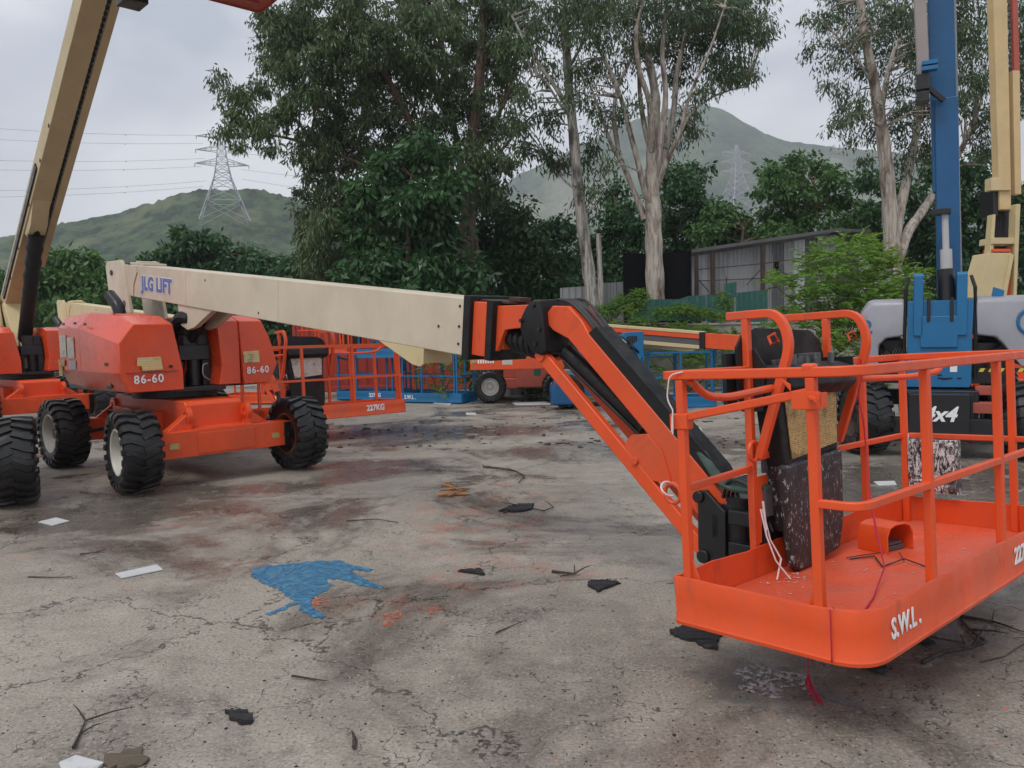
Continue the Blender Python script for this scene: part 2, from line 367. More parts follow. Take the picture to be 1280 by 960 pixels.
    # exhaust elbow
    b=MB(); b.tube(fillet([(-.15,-.58,1.9),(-.17,-.58,2.1),(-.38,-.62,2.26)],.14,6),[.075]*8 and .075,14); b.obj('exhaust',m_blackp,hf)
    if detail:
        f=face_matrix((.952,-.66,1.222),(0,1,.02),(0,0,1))
        if txt:
            text(txt,.135,m_white,hf,f,sx=.95,spacing=1.15,bold=.02); text(txt,.12,m_white,hr,face_matrix((.945,.69,1.26),(0,1,.02),(0,0,1)),sx=.95,spacing=1.15,bold=.02)
        s=MB(); s.add([(.9585,-.74,1.45),(.9535,-.50,1.45),(.9655,-.49,1.33),(.966,-.72,1.32)],[(0,1,2,3)])
        s=MB(); s.prism([(-.78,1.475),(-.52,1.48),(-.50,1.33),(-.73,1.325),(-.74,1.38),(-.79,1.38)],.962,.966,'x'); s.obj('warning_sticker',m_warn,hf)
        s=MB(); s.prism([(.50,1.50),(.71,1.51),(.72,1.36),(.51,1.36)],.942,.947,'x'); s.obj('warning_sticker',m_warn,hr)
        for (x0,x1,z0,z1,mt) in ((-1.25,-.98,1.48,1.76,m_notice_w),(-.93,-.64,1.46,1.73,m_notice_w),(-1.36,-1.08,1.36,1.44,m_notice),(-1.36,-1.2,1.22,1.35,m_notice),(-.9,-.6,1.32,1.43,m_galvw)):
            s=MB(); s.box((x0,-.998,z0),(x1,-.994,z1)); s.obj('sticker',mt,hd)
        s=MB(); s.box((.3,-.93,1.11),(.42,-.90,1.14)); s.lathe([(0,-.94),(.03,-.94),(.03,-.9),(0,-.9)],(.5,0,1.15),12,'y'); s.obj('latch',m_blackp,hf)
        for (x,z,hh) in ((-1.1,1.92,hd),(-.6,1.92,hd),(-.2,1.9,hf),(.5,1.42,hf)):
            s=MB(); s.box((x,-.998,z-.03),(x+.09,-.985,z+.0)); s.obj('hinge',m_blackp,hh,bevel=.003)
        s=MB(); s.box((.935,-.9,1.30),(.953,-.32,1.304)); s.cyl((.93,-.40,1.36),(.965,-.40,1.36),.018,10); s.obj('hood_catch',m_blackp,hf)
# ================================================================ boom, low pose
XE=6.035
def boom_low(root,mc=m_cream,mo=m_orange,ext=0.,letter=None,tanarm=None,detail=True):
    # turret uprights
    for y in (-.25,.19):
        b=MB(); b.prism([(-1.66,2.72),(-1.60,2.79),(-1.05,2.77),(-.99,2.70),(-.74,1.98),(-.6,1.3),(-1.35,1.05),(-1.5,1.9)],y,y+.05,'y')
        u=b.obj('boom_upright',mc,root,bevel=.008)
        if detail and y<0:
            s=MB(); s.lathe([(0,-.255),(.05,-.255),(.05,-.2505),(0,-.2505)],(-.97,0,2.17),16,'y'); s.box((-1.0,-.2555,2.12),(-.94,-.2505,2.2)); s.lathe([(0,-.27),(.035,-.27),(.035,-.25),(0,-.25)],(-1.4,0,2.62),12,'y'); s.obj('pin',m_blackp,u)
    x0,x1=-1.05,XE+ext; zc0,zc1=2.505,1.7265
    d=V((x1-x0,0,zc1-zc0)).normalized(); n=V((-d.z,0,d.x))
    L=math.hypot(x1-x0,zc1-zc0)
    M=Matrix(((d.x,0,n.x,x0),(0,1,0,-.02),(d.z,0,n.z,zc0),(0,0,0,1)))
    b=MB(); h=.213; w=.178
    b.prism([(-.12,-.14),(.0,-h),(L,-h),(L,h),(.25,h),(-.05,h-.03),(-.12,.05)],-w,w,'y')
    bo=b.obj('main_boom',mc,root,bevel=.010,M=M)
    b=MB(); b.box((.12,-.15,h+.002),(.62,.15,h+.03)); b.box((.25,-.12,h+.03),(.45,.12,h+.05)); b.obj('boom_lid',mc,bo,bevel=.006)
    b=MB(); b.prism([(-.07,.12),(.02,.21),(.42,.20),(.48,.12),(.35,-.05),(.33,-.205),(-.0,-.2)],-w-.012,-w-.001,'y'); b.obj('pivot_plate',mc,bo,bevel=.004)
    # lift cylinder lug and cylinder
    for y in (-.16,.08):
        b=MB(); b.prism([(1.75,-h+.002),(1.85,-.46),(2.05,-.50),(2.25,-.45),(2.75,-h+.002)],y,y+.07,'y'); b.obj('cylinder_lug',mc,bo,bevel=.006)
    b=MB(); b.tube([(-.5,0,1.2),(.6,-.02,1.62)],.09,14); b.tube([(.6,-.02,1.62),(.98,-.02,1.87)],.05,12); b.obj('lift_cylinder',m_blackp,root)
    b=MB(); b.tube(fillet([(.35,-.1,1.78),(.7,-.13,1.95),(.95,-.1,1.92)],.2,5),.1,10); b.box((.05,-.14,1.72),(.75,.12,1.92)); b.obj('hose_cover',m_black,root,bevel=.03)
    # rest bracket under outer end
    Lb=L
    Lb-=.10; pg=[(Lb-1.0,-h+.002),(Lb-.52,-.355),(Lb-.42,-.36),(Lb-.38,-.335),(Lb-.38,-h+.002)]; b=MB(); b.prism(pg,-.175,-.155,'y'); b.prism(pg,.10,.12,'y'); b.box((Lb-.4,-.155,-.33),(Lb-.382,.10,-h+.002)); b.obj('rest_bracket',m_creamy if mc is m_cream else mc,bo,bevel=.004)
    if letter:
        text(letter,.24,m_lblue,bo,face_matrix((1.14,-w-.0055,-.02),(1,0,0),(0,0,1)),sx=1.08,bold=.05,spacing=1.08)
        text(letter,.24,m_white,bo,face_matrix((1.14,-w-.002,-.02),(1,0,0),(0,0,1)),sx=1.08,bold=.09,spacing=1.08,name='lettering_outline')
    s=MB()
    for x,z in ((L-.06,.15),(L-.06,.0),(L-.06,-.13),(L-.30,-.02),(2.6,.12),(3.9,-.15)): s.lathe([(0,-w-.006),(.011,-w-.006),(.011,-w+.002),(0,-w+.002)],(x,0,z),8,'y')
    s.obj('bolt_row',m_rust,bo)
    for x in (2.05,4.3):
        s=MB(); s.box((x,-w-.0025,-h+.004),(x+.008,-w+.002,h-.004)); s.obj('weld_seam',mc,bo)
    # telescoping end sections
    def sect(a,bx,hh,ww,mat,name,bev=.006):
        q=MB(); q.box((a,-ww,-hh),(bx,ww,hh)); return q.obj(name,mat,root,bevel=bev,M=M)
    sect(L,L+.075,.235,.20,m_black,'wear_pad'); sect(L+.075,L+.235,.195,.165,mo,'inner_boom'); sect(L+.235,L+.30,.215,.185,m_black,'wear_pad'); 
    s=MB(); s.box((L+.05,-.1,.197),(L+.38,.12,.213)); s.box((L+.30,-.03,.215),(L+.42,.08,.245)); s.obj('cable_bracket',m_rust,root,M=M,bevel=.003)
    # everything beyond rides at ext
    E=bpy.data.objects.new  # alias only
    T=Matrix.Translation((ext,0,0))
    jib_group(root,T,mo,detail)
    return bo
def jib_group(root,T,mo,detail):
    yw=.15
    b=MB()
    for y in (-.155,.115): b.prism([(6.31,1.872),(6.66,1.868),(6.75,1.80),(6.72,1.72),(6.42,1.70),(6.33,1.55),(6.305,1.545)],y,y+.04,'y')
    b.box((6.31,-.115,1.80),(6.6,.115,1.86)); b.box((6.31,-.115,1.56),(6.36,.115,1.8)); b.obj('boom_fork',mo,root,bevel=.006,M=T)
    b=MB()
    for k in range(6):
        c=V((6.43+.055*k,-.03,1.63-.012*k)); b.tube([c-V((.03,0,0)),c-V((.018,0,0)),c+V((.018,0,0)),c+V((.03,0,0))],[.075,.098,.098,.075],14)
    b.tube([(6.35,-.03,1.64),(6.8,-.03,1.57)],.07,12); b.obj('rubber_boot',m_black,root,M=T)
    # folded canvas cover on the knuckle
    outl=[(6.52,1.70),(6.53,1.78),(6.60,1.86),(6.68,1.90),(6.77,1.895),(6.80,1.80),(6.825,1.545),(6.76,1.52),(6.66,1.54),(6.60,1.60),(6.56,1.62)]
    b=MB(); rings=[]
    cx,cz=6.69,1.72
    for y,s in ((-.185,.80),(-.175,.96),(-.15,1.0),(0,1.02),(.15,1.0),(.175,.92)):
        rings.append([V((cx+.035+(x-cx)*s*.80,y,cz+(z-cz)*s)) for x,z in outl])
    b.loft(rings); cv=b.obj('knuckle_cover',m_black,root,bevel=.008,M=T)
    for (x,z) in ((6.62,1.76),(6.74,1.86),(6.75,1.60),(6.79,1.70)):
        s=MB(); s.lathe([(0,-.20),(.014,-.20),(.014,-.15),(0,-.15)],(x,0,z),10,'y'); s.obj('strap_button',m_blackp,cv)
    # jib beam
    d=V((.735,0,-.678)); n=V((.678,0,.735)); o=V((6.82,0,1.80))
    M=T@Matrix(((d.x,0,n.x,o.x),(0,1,0,-.01),(d.z,0,n.z,o.z),(0,0,0,1)))
    b=MB(); b.prism([(-.02,-.06),(-.015,.06),(.10,.155),(.25,.158),(.36,.132),(1.20,.128),(1.80,.115),(1.90,.02),(1.9,-.10),(1.36,-.10),(1.22,-.01),(.24,-.01),(.10,-.06)],-.115,.115,'y')
    jb=b.obj('jib',mo,root,bevel=.010,M=M)
    b=MB(); b.prism([(1.02,-.095),(1.10,.0),(1.24,.0),(1.42,-.095),(1.36,-.15),(1.30,-.20),(1.18,-.235),(1.05,-.20),(1.02,-.17)],-.128,-.112,'y'); b.prism([(1.02,-.095),(1.10,.0),(1.24,.0),(1.42,-.095),(1.36,-.15),(1.30,-.20),(1.18,-.235),(1.05,-.20),(1.02,-.17)],.112,.128,'y')
    b.cyl((1.15,-.145,-.19),(1.15,.145,-.19),.025,10); b.obj('cylinder_lug',mo,jb,bevel=.004)
    b=MB(); b.prism([(.34,.134),(.36,.205),(1.55,.195),(1.60,.18),(1.60,.12)],-.112,.045,'y'); b.box((.36,-.118,.195),(1.56,-.1125,.212)); b.obj('hose_cover',m_black,root,bevel=.012,M=M)
    b=MB(); rr=random.Random(3)
    for k in range(6):
        y=-.08+.03*k; b.tube(fillet([(-.03,y,.10),(.06,y,.155+rr.uniform(0,.03)),(.22,y,.168+rr.uniform(0,.025)),(.36,y,.17),(.5,y,.15)],.08,4),.010,6)
    b.obj('hydraulic_hose',m_blackp,root,M=M)
    # lower link
    b=MB()
    a0,a1=V((6.75,-.10,1.52)),V((8.03,-.10,.385)); dd=(a1-a0).normalized(); nn=V((-dd.z,0,dd.x))
    for y in (-.14,.09):
        pts=[a0-dd*.05-nn*.045,a0-dd*.05+nn*.045,a1+dd*.05+nn*.045,a1+dd*.05-nn*.045]
        b.prism([(p.x,p.z) for p in pts],y,y+.05,'y')
    for p in (a0,a1): b.cyl((p.x,-.155,p.z),(p.x,.155,p.z),.042,16)
    b.obj('jib_link',mo,root,bevel=.008,M=T)
    b=MB(); p0,p1=V((6.86,0,1.54)),V((7.66,0,.98)); b.tube([p0,p0.lerp(p1,.82)],.058,16); b.tube([p0.lerp(p1,.8),p0.lerp(p1,.84),p0.lerp(p1,.86),p0.lerp(p1,.9),p0.lerp(p1,.92),p0.lerp(p1,.97),p1],[.062,.07,.055,.068,.055,.066,.05],14); b.tube([p1,p1+V((.1,0,-.07))],.035,12)
    b.tube([p0+V((.02,-.05,-.06)),p0.lerp(p1,.8)+V((0,-.05,-.06))],.012,6)
    b.obj('jib_cylinder',m_black,root,M=T)
    # rotator at the jib end
    b=MB(); b.prism([(7.99,.75),(8.04,.77),(8.12,.70),(8.17,.66),(8.17,.38),(8.03,.34),(7.99,.42)],-.16,-.13,'y'); b.prism([(7.99,.75),(8.04,.77),(8.12,.70),(8.17,.66),(8.17,.38),(8.03,.34),(7.99,.42)],.11,.14,'y')
    b.cyl((8.19,-.01,.36),(8.19,-.01,.74),.12,20); b.box((8.07,-.13,.40),(8.20,.11,.70)); b.box((8.19,-.17,.42),(8.44,.14,.50)); b.box((8.19,-.17,.60),(8.44,.14,.68)); b.box((8.38,-.22,.38),(8.44,.22,.80)); b.cyl((8.0,-.18,.725),(8.0,.16,.725),.035,14); b.cyl((8.03,-.18,.385),(8.03,.16,.385),.04,14)
    b.box((8.08,-.16,.50),(8.13,-.13,.64)); b.obj('platform_rotator',m_blackp,root,bevel=.008,M=T)
    b=MB(); rr=random.Random(5)
    for k in range(5):
        a=rr.uniform(-.03,.03); b.tube(fillet([(7.93,-.09+a,1.00),(8.04,-.15+a,.91+a),(8.14,-.17+a,.80+a),(8.3,-.18+a,.79+a),(8.44,-.22+a,.84)],.1,5),.019,8)
    b.obj('hose_sleeve',m_hose,root,M=T)
    b=MB()
    for k in range(4): b.tube(fillet([(8.15,-.15+.05*k,.74),(8.2,-.18+.05*k,.86),(8.36,-.2+.04*k,.84),(8.45,-.16+.05*k,.6)],.1,5),.011,6)
    b.obj('hydraulic_hose',m_blackp,root,M=T)
# ================================================================ work platform (basket)
def basket(root,M,mo=m_orange,L=2.52,Wd=.91,detail=True,swl=True,kg=True,mfloor=None,console=True,asroot=False):
    mfloor=mfloor or m_floor
    # floor
    b=MB(); b.prism([(p.x,p.y) for p in fillet([(.012,.012,0),(L-.012,.012,0),(L-.012,Wd-.012,0),(.012,Wd-.012,0)],[.165,.095,.095,.035],6,True)],-.035,0,'z'); 
    if detail: pf=b.obj('platform',mfloor,root,M=M)
    else: pf=b.obj('platform' if not asroot else 'floor',mfloor,root,M=M)
    P=pf if not asroot else root
    def part(mb,name,mat,bevel=0,label=None,parent=None): return mb.obj(name,mat,parent or P,bevel=bevel,label=label)
    u=MB(); u.box((.15,.27,-.07),(L-.15,.32,-.036)); u.box((.15,.62,-.07),(L-.15,.67,-.036)); 
    for x in (.5,1.2,1.9): u.box((x,.05,-.055),(x+.05,Wd-.05,-.037))
    part(u,'under_frame',mo,.004)
    # toe board: rounded loop sheet
    loop=fillet([(0,0,0),(L,0,0),(L,Wd,0),(0,Wd,0)],[.17,.10,.10,.04],7,True)
    rr=random.Random(11); out=[];n=len(loop)
    # densify
    path=[]
    for i in range(n):
        a,c=loop[i],loop[(i+1)%n]; m=max(1,int((c-a).length/.07))
        for k in range(m): path.append(a.lerp(c,k/m))
    N=len(path); cen=V((L/2,Wd/2,0)); rings=[]
    for i,p in enumerate(path):
        t=(path[(i+1)%N]-path[i-1]).normalized(); nn=V((t.y,-t.x,0))
        dent=.006*math.sin(i*.9)+.004*math.sin(i*2.3+1)
        if p.y<.02 and (.10<p.x<.75 or 1.5<p.x<2.1): dent=0
        if .9<p.x<1.5 and p.y<.02: dent-=.014*math.sin((p.x-.9)/.6*math.pi)
        ring=[]
        for z,o in ((-.06,-.012),(-.06,.004),(-.045,.007),(-.035,.002),(.06,.0),(.150,.0),(.160,-.004),(.157,-.010),(.140,-.007),(-.0,-.007)):
            k=dent*max(0,min(1,(z+.03)/.16)) if detail else 0
            ring.append(p+nn*(o+k)+V((0,0,z+(.004*math.sin(i*.55) if z>.12 and detail else 0))))
        rings.append(ring)
    rings.append(rings[0]); b=MB(); b.loft(rings,True,False); tb=part(b,'toe_board',mo)
    pw=.038
    tops=1.085
    # guard rail, top
    b=MB(); path=fillet([(.72,.93,tops-.005),(.02,.915,tops),(.02,.02,tops),(L-.02,.02,tops),(L-.02,Wd-.02,tops),(1.60,.93,tops)],[0,.03,.16,.12,.10,0],7); b.bar(path,pw,.042)
    part(b,'guard_rail',mo,.007 if detail else 0)
    b=MB(); path=fillet([(.02,.2,.565),(.02,.02,.565),(L-.02,.02,.565),(L-.02,Wd-.02,.565),(1.60,.93,.565)],[0,.16,.12,.10,0],7); b.bar(path,.032,.034); b.bar([(.03,.84,.565),(.72,.93,.565)],.03,.034)
    part(b,'guard_rail',mo,.006 if detail else 0)
    posts=[(.022,.20,0),(.022,.83,0),(.655,.022,.0),(1.53,.022,0),(L-.12,.022,0),(L-.022,.25,0),(L-.06,Wd-.04,0),(2.0,.925,0)]
    pm=None
    for i,(x,y,_) in enumerate(posts):
        if pm is None:
            q=MB(); q.box((-.0195,-.0195,.0),(.0195,.0195,tops-.021)); pm=part(q,'post',mo,.005 if detail else 0); pm.location=(x,y,0)
        else: c=pm.copy(); COL.objects.link(c); c.location=(x,y,0)
    for (x,y,dx,dy) in ((.03,.83,.0,-.09),(.03,.2,.0,.075)):
        q=MB(); yy=y+(-.0195 if dy<0 else .0195); q.prism([(yy,0),(yy+dy,0),(yy,.24)],x-.006,x+.004,'x'); part(q,'gusset',mo)
    # console hoops
    for i,xx in enumerate((.73,1.58)):
        q=MB(); ps=.08 if i else 0
        v0=1.04 if i==0 else 1.20
        path=fillet([(xx,v0,1.365),(xx,.74 ,1.365),(xx,.68,1.21),(xx,.88,.62)],[0,.16,.08,0],8)
        q.bar(path,.045,.04,up=V((1,0,0)))
        q.bar([(xx,.93,0),(xx,.93,1.345)],.04)
        part(q,'console_guard',mo,.006 if detail else 0)
        if detail:
            q=MB(); q.bar([(xx-.005,.765,1.262),(xx-.005,.80,1.245),(xx-.005,.785,1.205),(xx-.005,.745,1.22)],.008,.012,up=V((1,0,0)),closed=True); part(q,'lanyard_anchor',mo)
    # plates at G post foot
    q=MB(); q.prism([(.70,.17),(.76,.17),(.77,.35),(.84,.46),(.84,.52),(.70,.52)],.905,.912,'y'); part(q,'gusset',mo,.002)
    # entry gate bars
    q=MB(); q.bar([(.022,.86,.885),(.022,.215,1.005)],.034,.036); part(q,'gate_bar',mo,.006 if detail else 0)
    q=MB(); q.tube(fillet([(.03,.78,1.06),(.14,.78,.98),(.30,.77,.965),(.72,.79,.985)],[0,.14,.1,0],7),.019,10); part(q,'drop_bar',mo)
    q=MB(); q.tube(fillet([(1.60,.75,.985),(2.1,.66,.97),(2.35,.60,.99),(2.45,.62,1.06)],[0,.14,.1,0],7),.019,10); part(q,'drop_bar',mo)
    if detail:
        q=MB(); q.box((-.006,.15,.94),(-.002,.275,1.01)); q.box((-.006,.15,.945),(.05,.155,1.005)); q.cyl((-.01,.19,.985),(-.06,.14,.98),.012,8); q.prism([(.275,1.01),(.31,1.05),(.31,1.06),(.275,1.04)],-.006,.0,'x'); part(q,'gate_latch',mo,.002)
        q=MB(); q.box((-.002,.79,.84),(.05,.885,.91)); q.box((.045,.80,.87),(.075,.86,.90)); part(q,'gate_latch',mo,.005)
        q=MB(); q.box((0,.18,1.085),(.05,.235,1.12)) ; part(q,'post_cap',mo,.012)
        # lanyard ring at G and lower left
        q=MB(); q.tube([(.69+.045*math.cos(t),.89,.66+.05*math.sin(t)) for t in [k*math.pi/8 for k in range(16)]],.010,8,up=V((0,1,0)),closed=True); part(q,'lanyard_ring',mo)
        q=MB(); q.tube([(.02,.90+.045*math.cos(t),.54+.045*math.sin(t)) for t in [k*math.pi/8 for k in range(16)]],.010,8,up=V((1,0,0)),closed=True); part(q,'lanyard_ring',mo)
        q=MB(); q.bar([(.74,.905,.62),(.88,.90,.63)],.035); part(q,'console_arm',mo,.004)
    if console:
        # moulded control console
        q=MB(); prf=[V((0,.70,.98)),V((0,.72,1.07)),V((0,.80,1.095)),V((0,.92,1.10)),V((0,.95,1.09)),V((0,.95,.90)),V((0,.75,.93))]
        rings=[]
        for x,s in ((.76,.9),(.78,1.0),(1.46,1.0),(1.49,.93)): rings.append([V((x,.84+(p.y-.84)*s,1.03+(p.z-1.03)*s)) for p in prf])
        q.loft(rings); cs=part(q,'control_console',m_black,.012)
        q=MB(); # raised back shield with rounded shoulders
        q.prism([(.66,.98),(.66,1.20),(.72,1.265),(.85,1.30),(1.42,1.28),(1.53,1.22),(1.57,1.12),(1.57,.98)],.945,.96,'y'); q.prism([(.62,1.02),(.62,1.22),(.955,1.22),(.955,1.02)],.50,.505,'x') if False else None
        q.box((1.50,.74,.98),(1.512,.95,1.12)); part(q,'console_shield',m_black,.004)
        q=MB(); q.box((.60,.975,.88),(.70,1.0,1.17)); q.prism([(.86,.86),(.99,.86),(1.03,1.0),(.98,1.14),(.90,1.19),(.84,1.10)],.745,.76,'x'); part(q,'side_guard',m_black,.004)
        # control cabinet under the tray
        q=MB(); q.prism([(.77,1.0),(1.44,.99),(1.41,.60),(.84,.56),(.80,.8)],.80,.93,'y'); part(q,'control_cabinet',m_black,.012)
        q=MB(); q.prism([(.84,.955),(1.40,.945),(1.385,.64),(.90,.60)],.792,.797,'y'); part(q,'notice_plate',m_notice if detail else m_notice_w)
        q=MB(); q.prism([(.80,.575),(1.43,.60),(1.42,.20),(1.36,.04),(.92,.0),(.86,.04)],.78,.84,'y'); q.prism([(.84,.57),(1.40,.57),(1.38,.2),(.9,.2)],.84,.93,'y'); part(q,'lower_panel',m_speck2 if detail else m_black,.02)
        if detail:
            rr=random.Random(2)
            for k in range(13):
                q=MB()
                x=.84+.045*k+rr.uniform(-.01,.01); y=.77+rr.uniform(0,.08); q.cyl((x,y,1.08),(x+rr.uniform(-.01,.01),y,1.12+rr.uniform(0,.03)),.012,8); q.cyl((x,y,1.08),(x,y,1.095),.02,8); part(q,'control_lever',m_galvd)
            for bx_ in (((.86,.80,1.09),(.98,.87,1.125)),((1.22,.86,1.095),(1.34,.92,1.15))): q=MB(); q.box(*bx_); part(q,'switch_box',m_galvd,.003)
            q=MB(); q.lathe([(0,1.10),(.03,1.10),(.03,1.13),(.018,1.14),(0,1.14)],(1.02,.86,0),14,'z'); part(q,'stop_button',m_red)
            q=MB(); q.box((.80,.905,.53),(.90,.92,.60)); q.box((.78,.89,.30),(.86,.93,.46)); part(q,'panel_latch',m_galvd,.003)
    if detail:
        # foot switch housing
        q=MB(); rings=[]
        arch=[(-.11,0),(-.11,.10),(-.085,.145),(-.04,.16),(.04,.16),(.085,.145),(.11,.10),(.11,0)]
        ins=[(x*.93,z*.95) for x,z in arch]
        prof=arch+ins[::-1]
        q.prism([(1.66+x,z+.001) for x,z in prof],.56,.76,'y'); fs=part(q,'foot_switch_guard',m_orange,.003); 
        fs.rotation_euler=(0,0,R(-14)); fs.location=(-.12,.42,0)
        q=MB(); q.box((1.58,.60,.004),(1.74,.78,.03)); q.box((1.60,.60,.035),(1.72,.74,.05)); o=part(q,'foot_pedal',m_galvd,.003); o.rotation_euler=(0,0,R(-14)); o.location=(-.12,.42,0)
    tx=.115 if detail else .13
    if swl: text('S.W.L .',tx,m_white,P,face_matrix((.33,-.0045,.055),(1,0,0),(0,0,1)),sx=.80,bold=.026,spacing=1.04)
    if kg: text('227KG',tx,m_white,P,face_matrix((L-.62 if not detail else 1.78,-.0045,.055),(1,0,0),(0,0,1)),sx=.9,bold=.035)
    return pf
# ================================================================ the orange and cream lifts
MBk=None
def basis(u,v,w,o): return Matrix(((u.x,v.x,w.x,o[0]),(u.y,v.y,w.y,o[1]),(u.z,v.z,w.z,o[2]),(0,0,0,1)))
def tilted(yaw,a,b,o):
    w=V((0,0,1)); u=(V((math.cos(R(yaw)),math.sin(R(yaw)),0))+w*math.sin(R(a))).normalized()
    v=V((-math.sin(R(yaw)),math.cos(R(yaw)),0))+w*math.sin(R(b)); v=(v-u*u.dot(v)).normalized()
    return basis(u,v,u.cross(v),o)
def rootm(o): return Matrix.Translation(o.location)@Matrix.Rotation(o.rotation_euler.z,4,'Z')
YAW=R(-46)
L1=empty('boom_lift',(-4.39,10.355,0),YAW,'orange boom lift marked 86-60, its long cream boom reaching to the big basket in front','boom lift','boom lifts parked in the yard')
lift_base(L1,txt='86-60',steers=(-4,2,3,0))
boom_low(L1,letter='JLG LIFT')
MBK=rootm(L1).inverted()@tilted(41.24,-.3,-2.71,(1.325,2.927,.432))
PF1=basket(L1,MBK)
# second lift: boom raised
L2=empty('boom_lift',(-9.88,16.15,0),YAW,'orange boom lift at the left edge, cream boom raised steeply into the sky','boom lift','boom lifts parked in the yard')
lift_base(L2,detail=False)
def boom_raised(root,el,L,mc,mo,piv=(-.95,2.35),y=0,jib=True,mtop=None,w=.165,h=.18):
    d=V((math.cos(R(el)),0,math.sin(R(el)))); n=V((-d.z,0,d.x))
    M=Matrix(((d.x,0,n.x,piv[0]),(0,1,0,y),(d.z,0,n.z,piv[1]),(0,0,0,1)))
    for yy in (-.27,.22):
        b=MB(); b.prism([(-1.6,2.3),(-1.2,2.75),(-.7,2.6),(-.45,1.9),(-.2,1.2),(-1.35,1.05)],yy,yy+.05,'y'); b.obj('boom_upright',mc,root,bevel=.006)
    b=MB(); b.box((-.2,-w,-h),(L,w,h)); bo=b.obj('main_boom',mc,root,bevel=.012,M=M)
    b=MB(); b.box((1.6,w+.075,-h+.02),(L-.1,w+.20,-h+.20)); b.obj('lower_boom',mc,root,bevel=.01,M=M)
    b=MB(); 
    for k in range(int((L-2)/.11)): b.box((1.7+k*.11,w+.015,-h+.03),(1.77+k*.11,w+.06,-h+.09))
    b.obj('cable_chain',m_black,root,M=M)
    b=MB(); b.prism([(2.6,-h-.001),(2.7,-h-.18),(3.05,-h-.18),(3.5,-h-.001)],-.14,.14,'y'); b.obj('cylinder_lug',mc,bo,bevel=.006)
    b=MB(); p0=V((-.1,0,1.35)); p1=V((piv[0],0,piv[1]))+d*2.9+n*(-h-.10); b.tube([p0,p0.lerp(p1,.62)],.13,14); b.tube([p0.lerp(p1,k/20) for k in range(12,20)],[.15 if k%2 else .125 for k in range(8)],14); b.tube([p0.lerp(p1,.85),p1],.07,12); b.obj('lift_cylinder',m_black,root)
    b=MB(); b.box((.5,-w-.03,-.1),(4.2,-w-.001,.02)); b.obj('hose_tray',m_blackp,bo)
    for k,x in enumerate((1.2,2.1,3.3,4.4,5.2)):
        b=MB(); b.box((x,-w-.012,-.16),(x+.05,-w-.001,-.11)); b.obj('boom_bolt',m_rust,bo)
    return M,L
Mb,_=boom_raised(L2,35.6,8.8,m_tancream,m_orange)
b=MB(); b.box((8.8,-.16,-.17),(9.0,.16,.17)); b.obj('inner_boom',m_orange,L2,M=Mb,bevel=.01)
# jib of the raised lift, dropping to its basket high above the yard
b=MB(); e2=Mb@V((8.75,0,0)); q2=V((7.45,.02,6.35)); b.bar([e2,q2+V((-.2,0,.05)),q2],.18,.2,up=V((0,1,0))); b.obj('jib',m_dred,L2,bevel=.01)
b=MB(); b.box((7.4,-.25,6.25),(7.82,.28,6.7)); b.box((6.95,-.2,6.15),(7.3,.1,6.3)); b.obj('platform_rotator',m_blackp,L2,bevel=.01)
M2b=Matrix.Translation((-.65,-.1,5.87))@MBK
basket(L2,M2b,mo=m_dred,detail=False,swl=False,kg=False,mfloor=m_dred)
# lower link arm seen beside the raised boom
b=MB(); b.prism([(-.75,2.45),(-.50,2.5),(.50,1.35),(.50,1.15),(.25,1.15)],-.19,.12,'y'); b.obj('tower_link',m_creamy,L2,bevel=.012)
# third lift: only its tyre reaches into the picture
L3=empty('boom_lift',(-5.20-.92-.715,8.22+.953-.69,0),YAW,'boom lift mostly cut off by the left edge, only its nearest chevron tyre showing','boom lift','boom lifts parked in the yard')
lift_base(L3,detail=False,steers=(-12,-14,0,0))
boom_raised(L3,72,6.0,m_creamy,m_orange,jib=False)
# fourth lift: parked behind the first, boom down
L4=empty('boom_lift',(-11.12,20.95,0),YAW,'orange boom lift behind the 86-60 one, its 227KG basket hanging left of the blue baskets','boom lift','boom lifts parked in the yard')
lift_base(L4,detail=False)
boom_low(L4,ext=2.5,mc=m_creamy,detail=False)
basket(L4,Matrix.Translation((2.5,0,0))@MBK,detail=False)
# ================================================================ grey and blue lift on the right
GL=empty('boom_lift',(5.95,11.2,0),R(245),'grey boom lift with blue column and blue mast, 4x4 on its black bumper','boom lift','boom lifts parked in the yard')
def loc(root,p): return rootm(root).inverted()@p
for i,(x,y) in enumerate(((1.42,-.87),(1.42,.9),(-1.4,-.95),(-1.4,.95))): wheel(GL,x,y,(22 if i==0 else 10 if i==1 else 0),m_rust,1.03)
b=MB(); b.box((-1.6,-.42,.3),(1.45,.42,.82)); b.box((-1.5,-.8,.38),(-1.3,.8,.62)); b.obj('chassis',m_blackp,GL,bevel=.012)
b=MB(); b.box((1.45,-.36,.23),(1.75,.30,.80)); b.box((1.46,-.37,.80),(1.7,-.28,.815)); b.box((1.46,.32,.30),(1.5,.36,.78)); bp=b.obj('bumper',m_blackp,GL,bevel=.01)
text('4x4',.25,m_white,bp,face_matrix((1.7535,-.03,.55),(0,1,0),(0,0,1)),shear=.3,bold=.03,sx=.95)
for (y0,y1) in ((-.79,-.365),(.305,.80)):
    b=MB(); b.box((1.46,y0,.20),(1.66,y1,.49)); b.cyl((1.66,(y0+y1)/2,.46),(1.67,(y0+y1)/2,.46),.015,8); b.obj('axle_beam',m_blackp,GL,bevel=.008)
b=MB(); b.box((1.3,.35,.55),(1.5,.62,.68)); b.box((.9,.4,.75),(1.2,1.0,.86)); b.obj('axle_bracket',m_dred,GL,bevel=.006)
b=MB(); b.box((-1.6,-.85,.88),(1.0,.85,1.02)); b.box((-1.5,-.75,1.02),(.9,-.40,1.45)); b.box((-1.5,.40,1.02),(.9,.80,1.4)); 
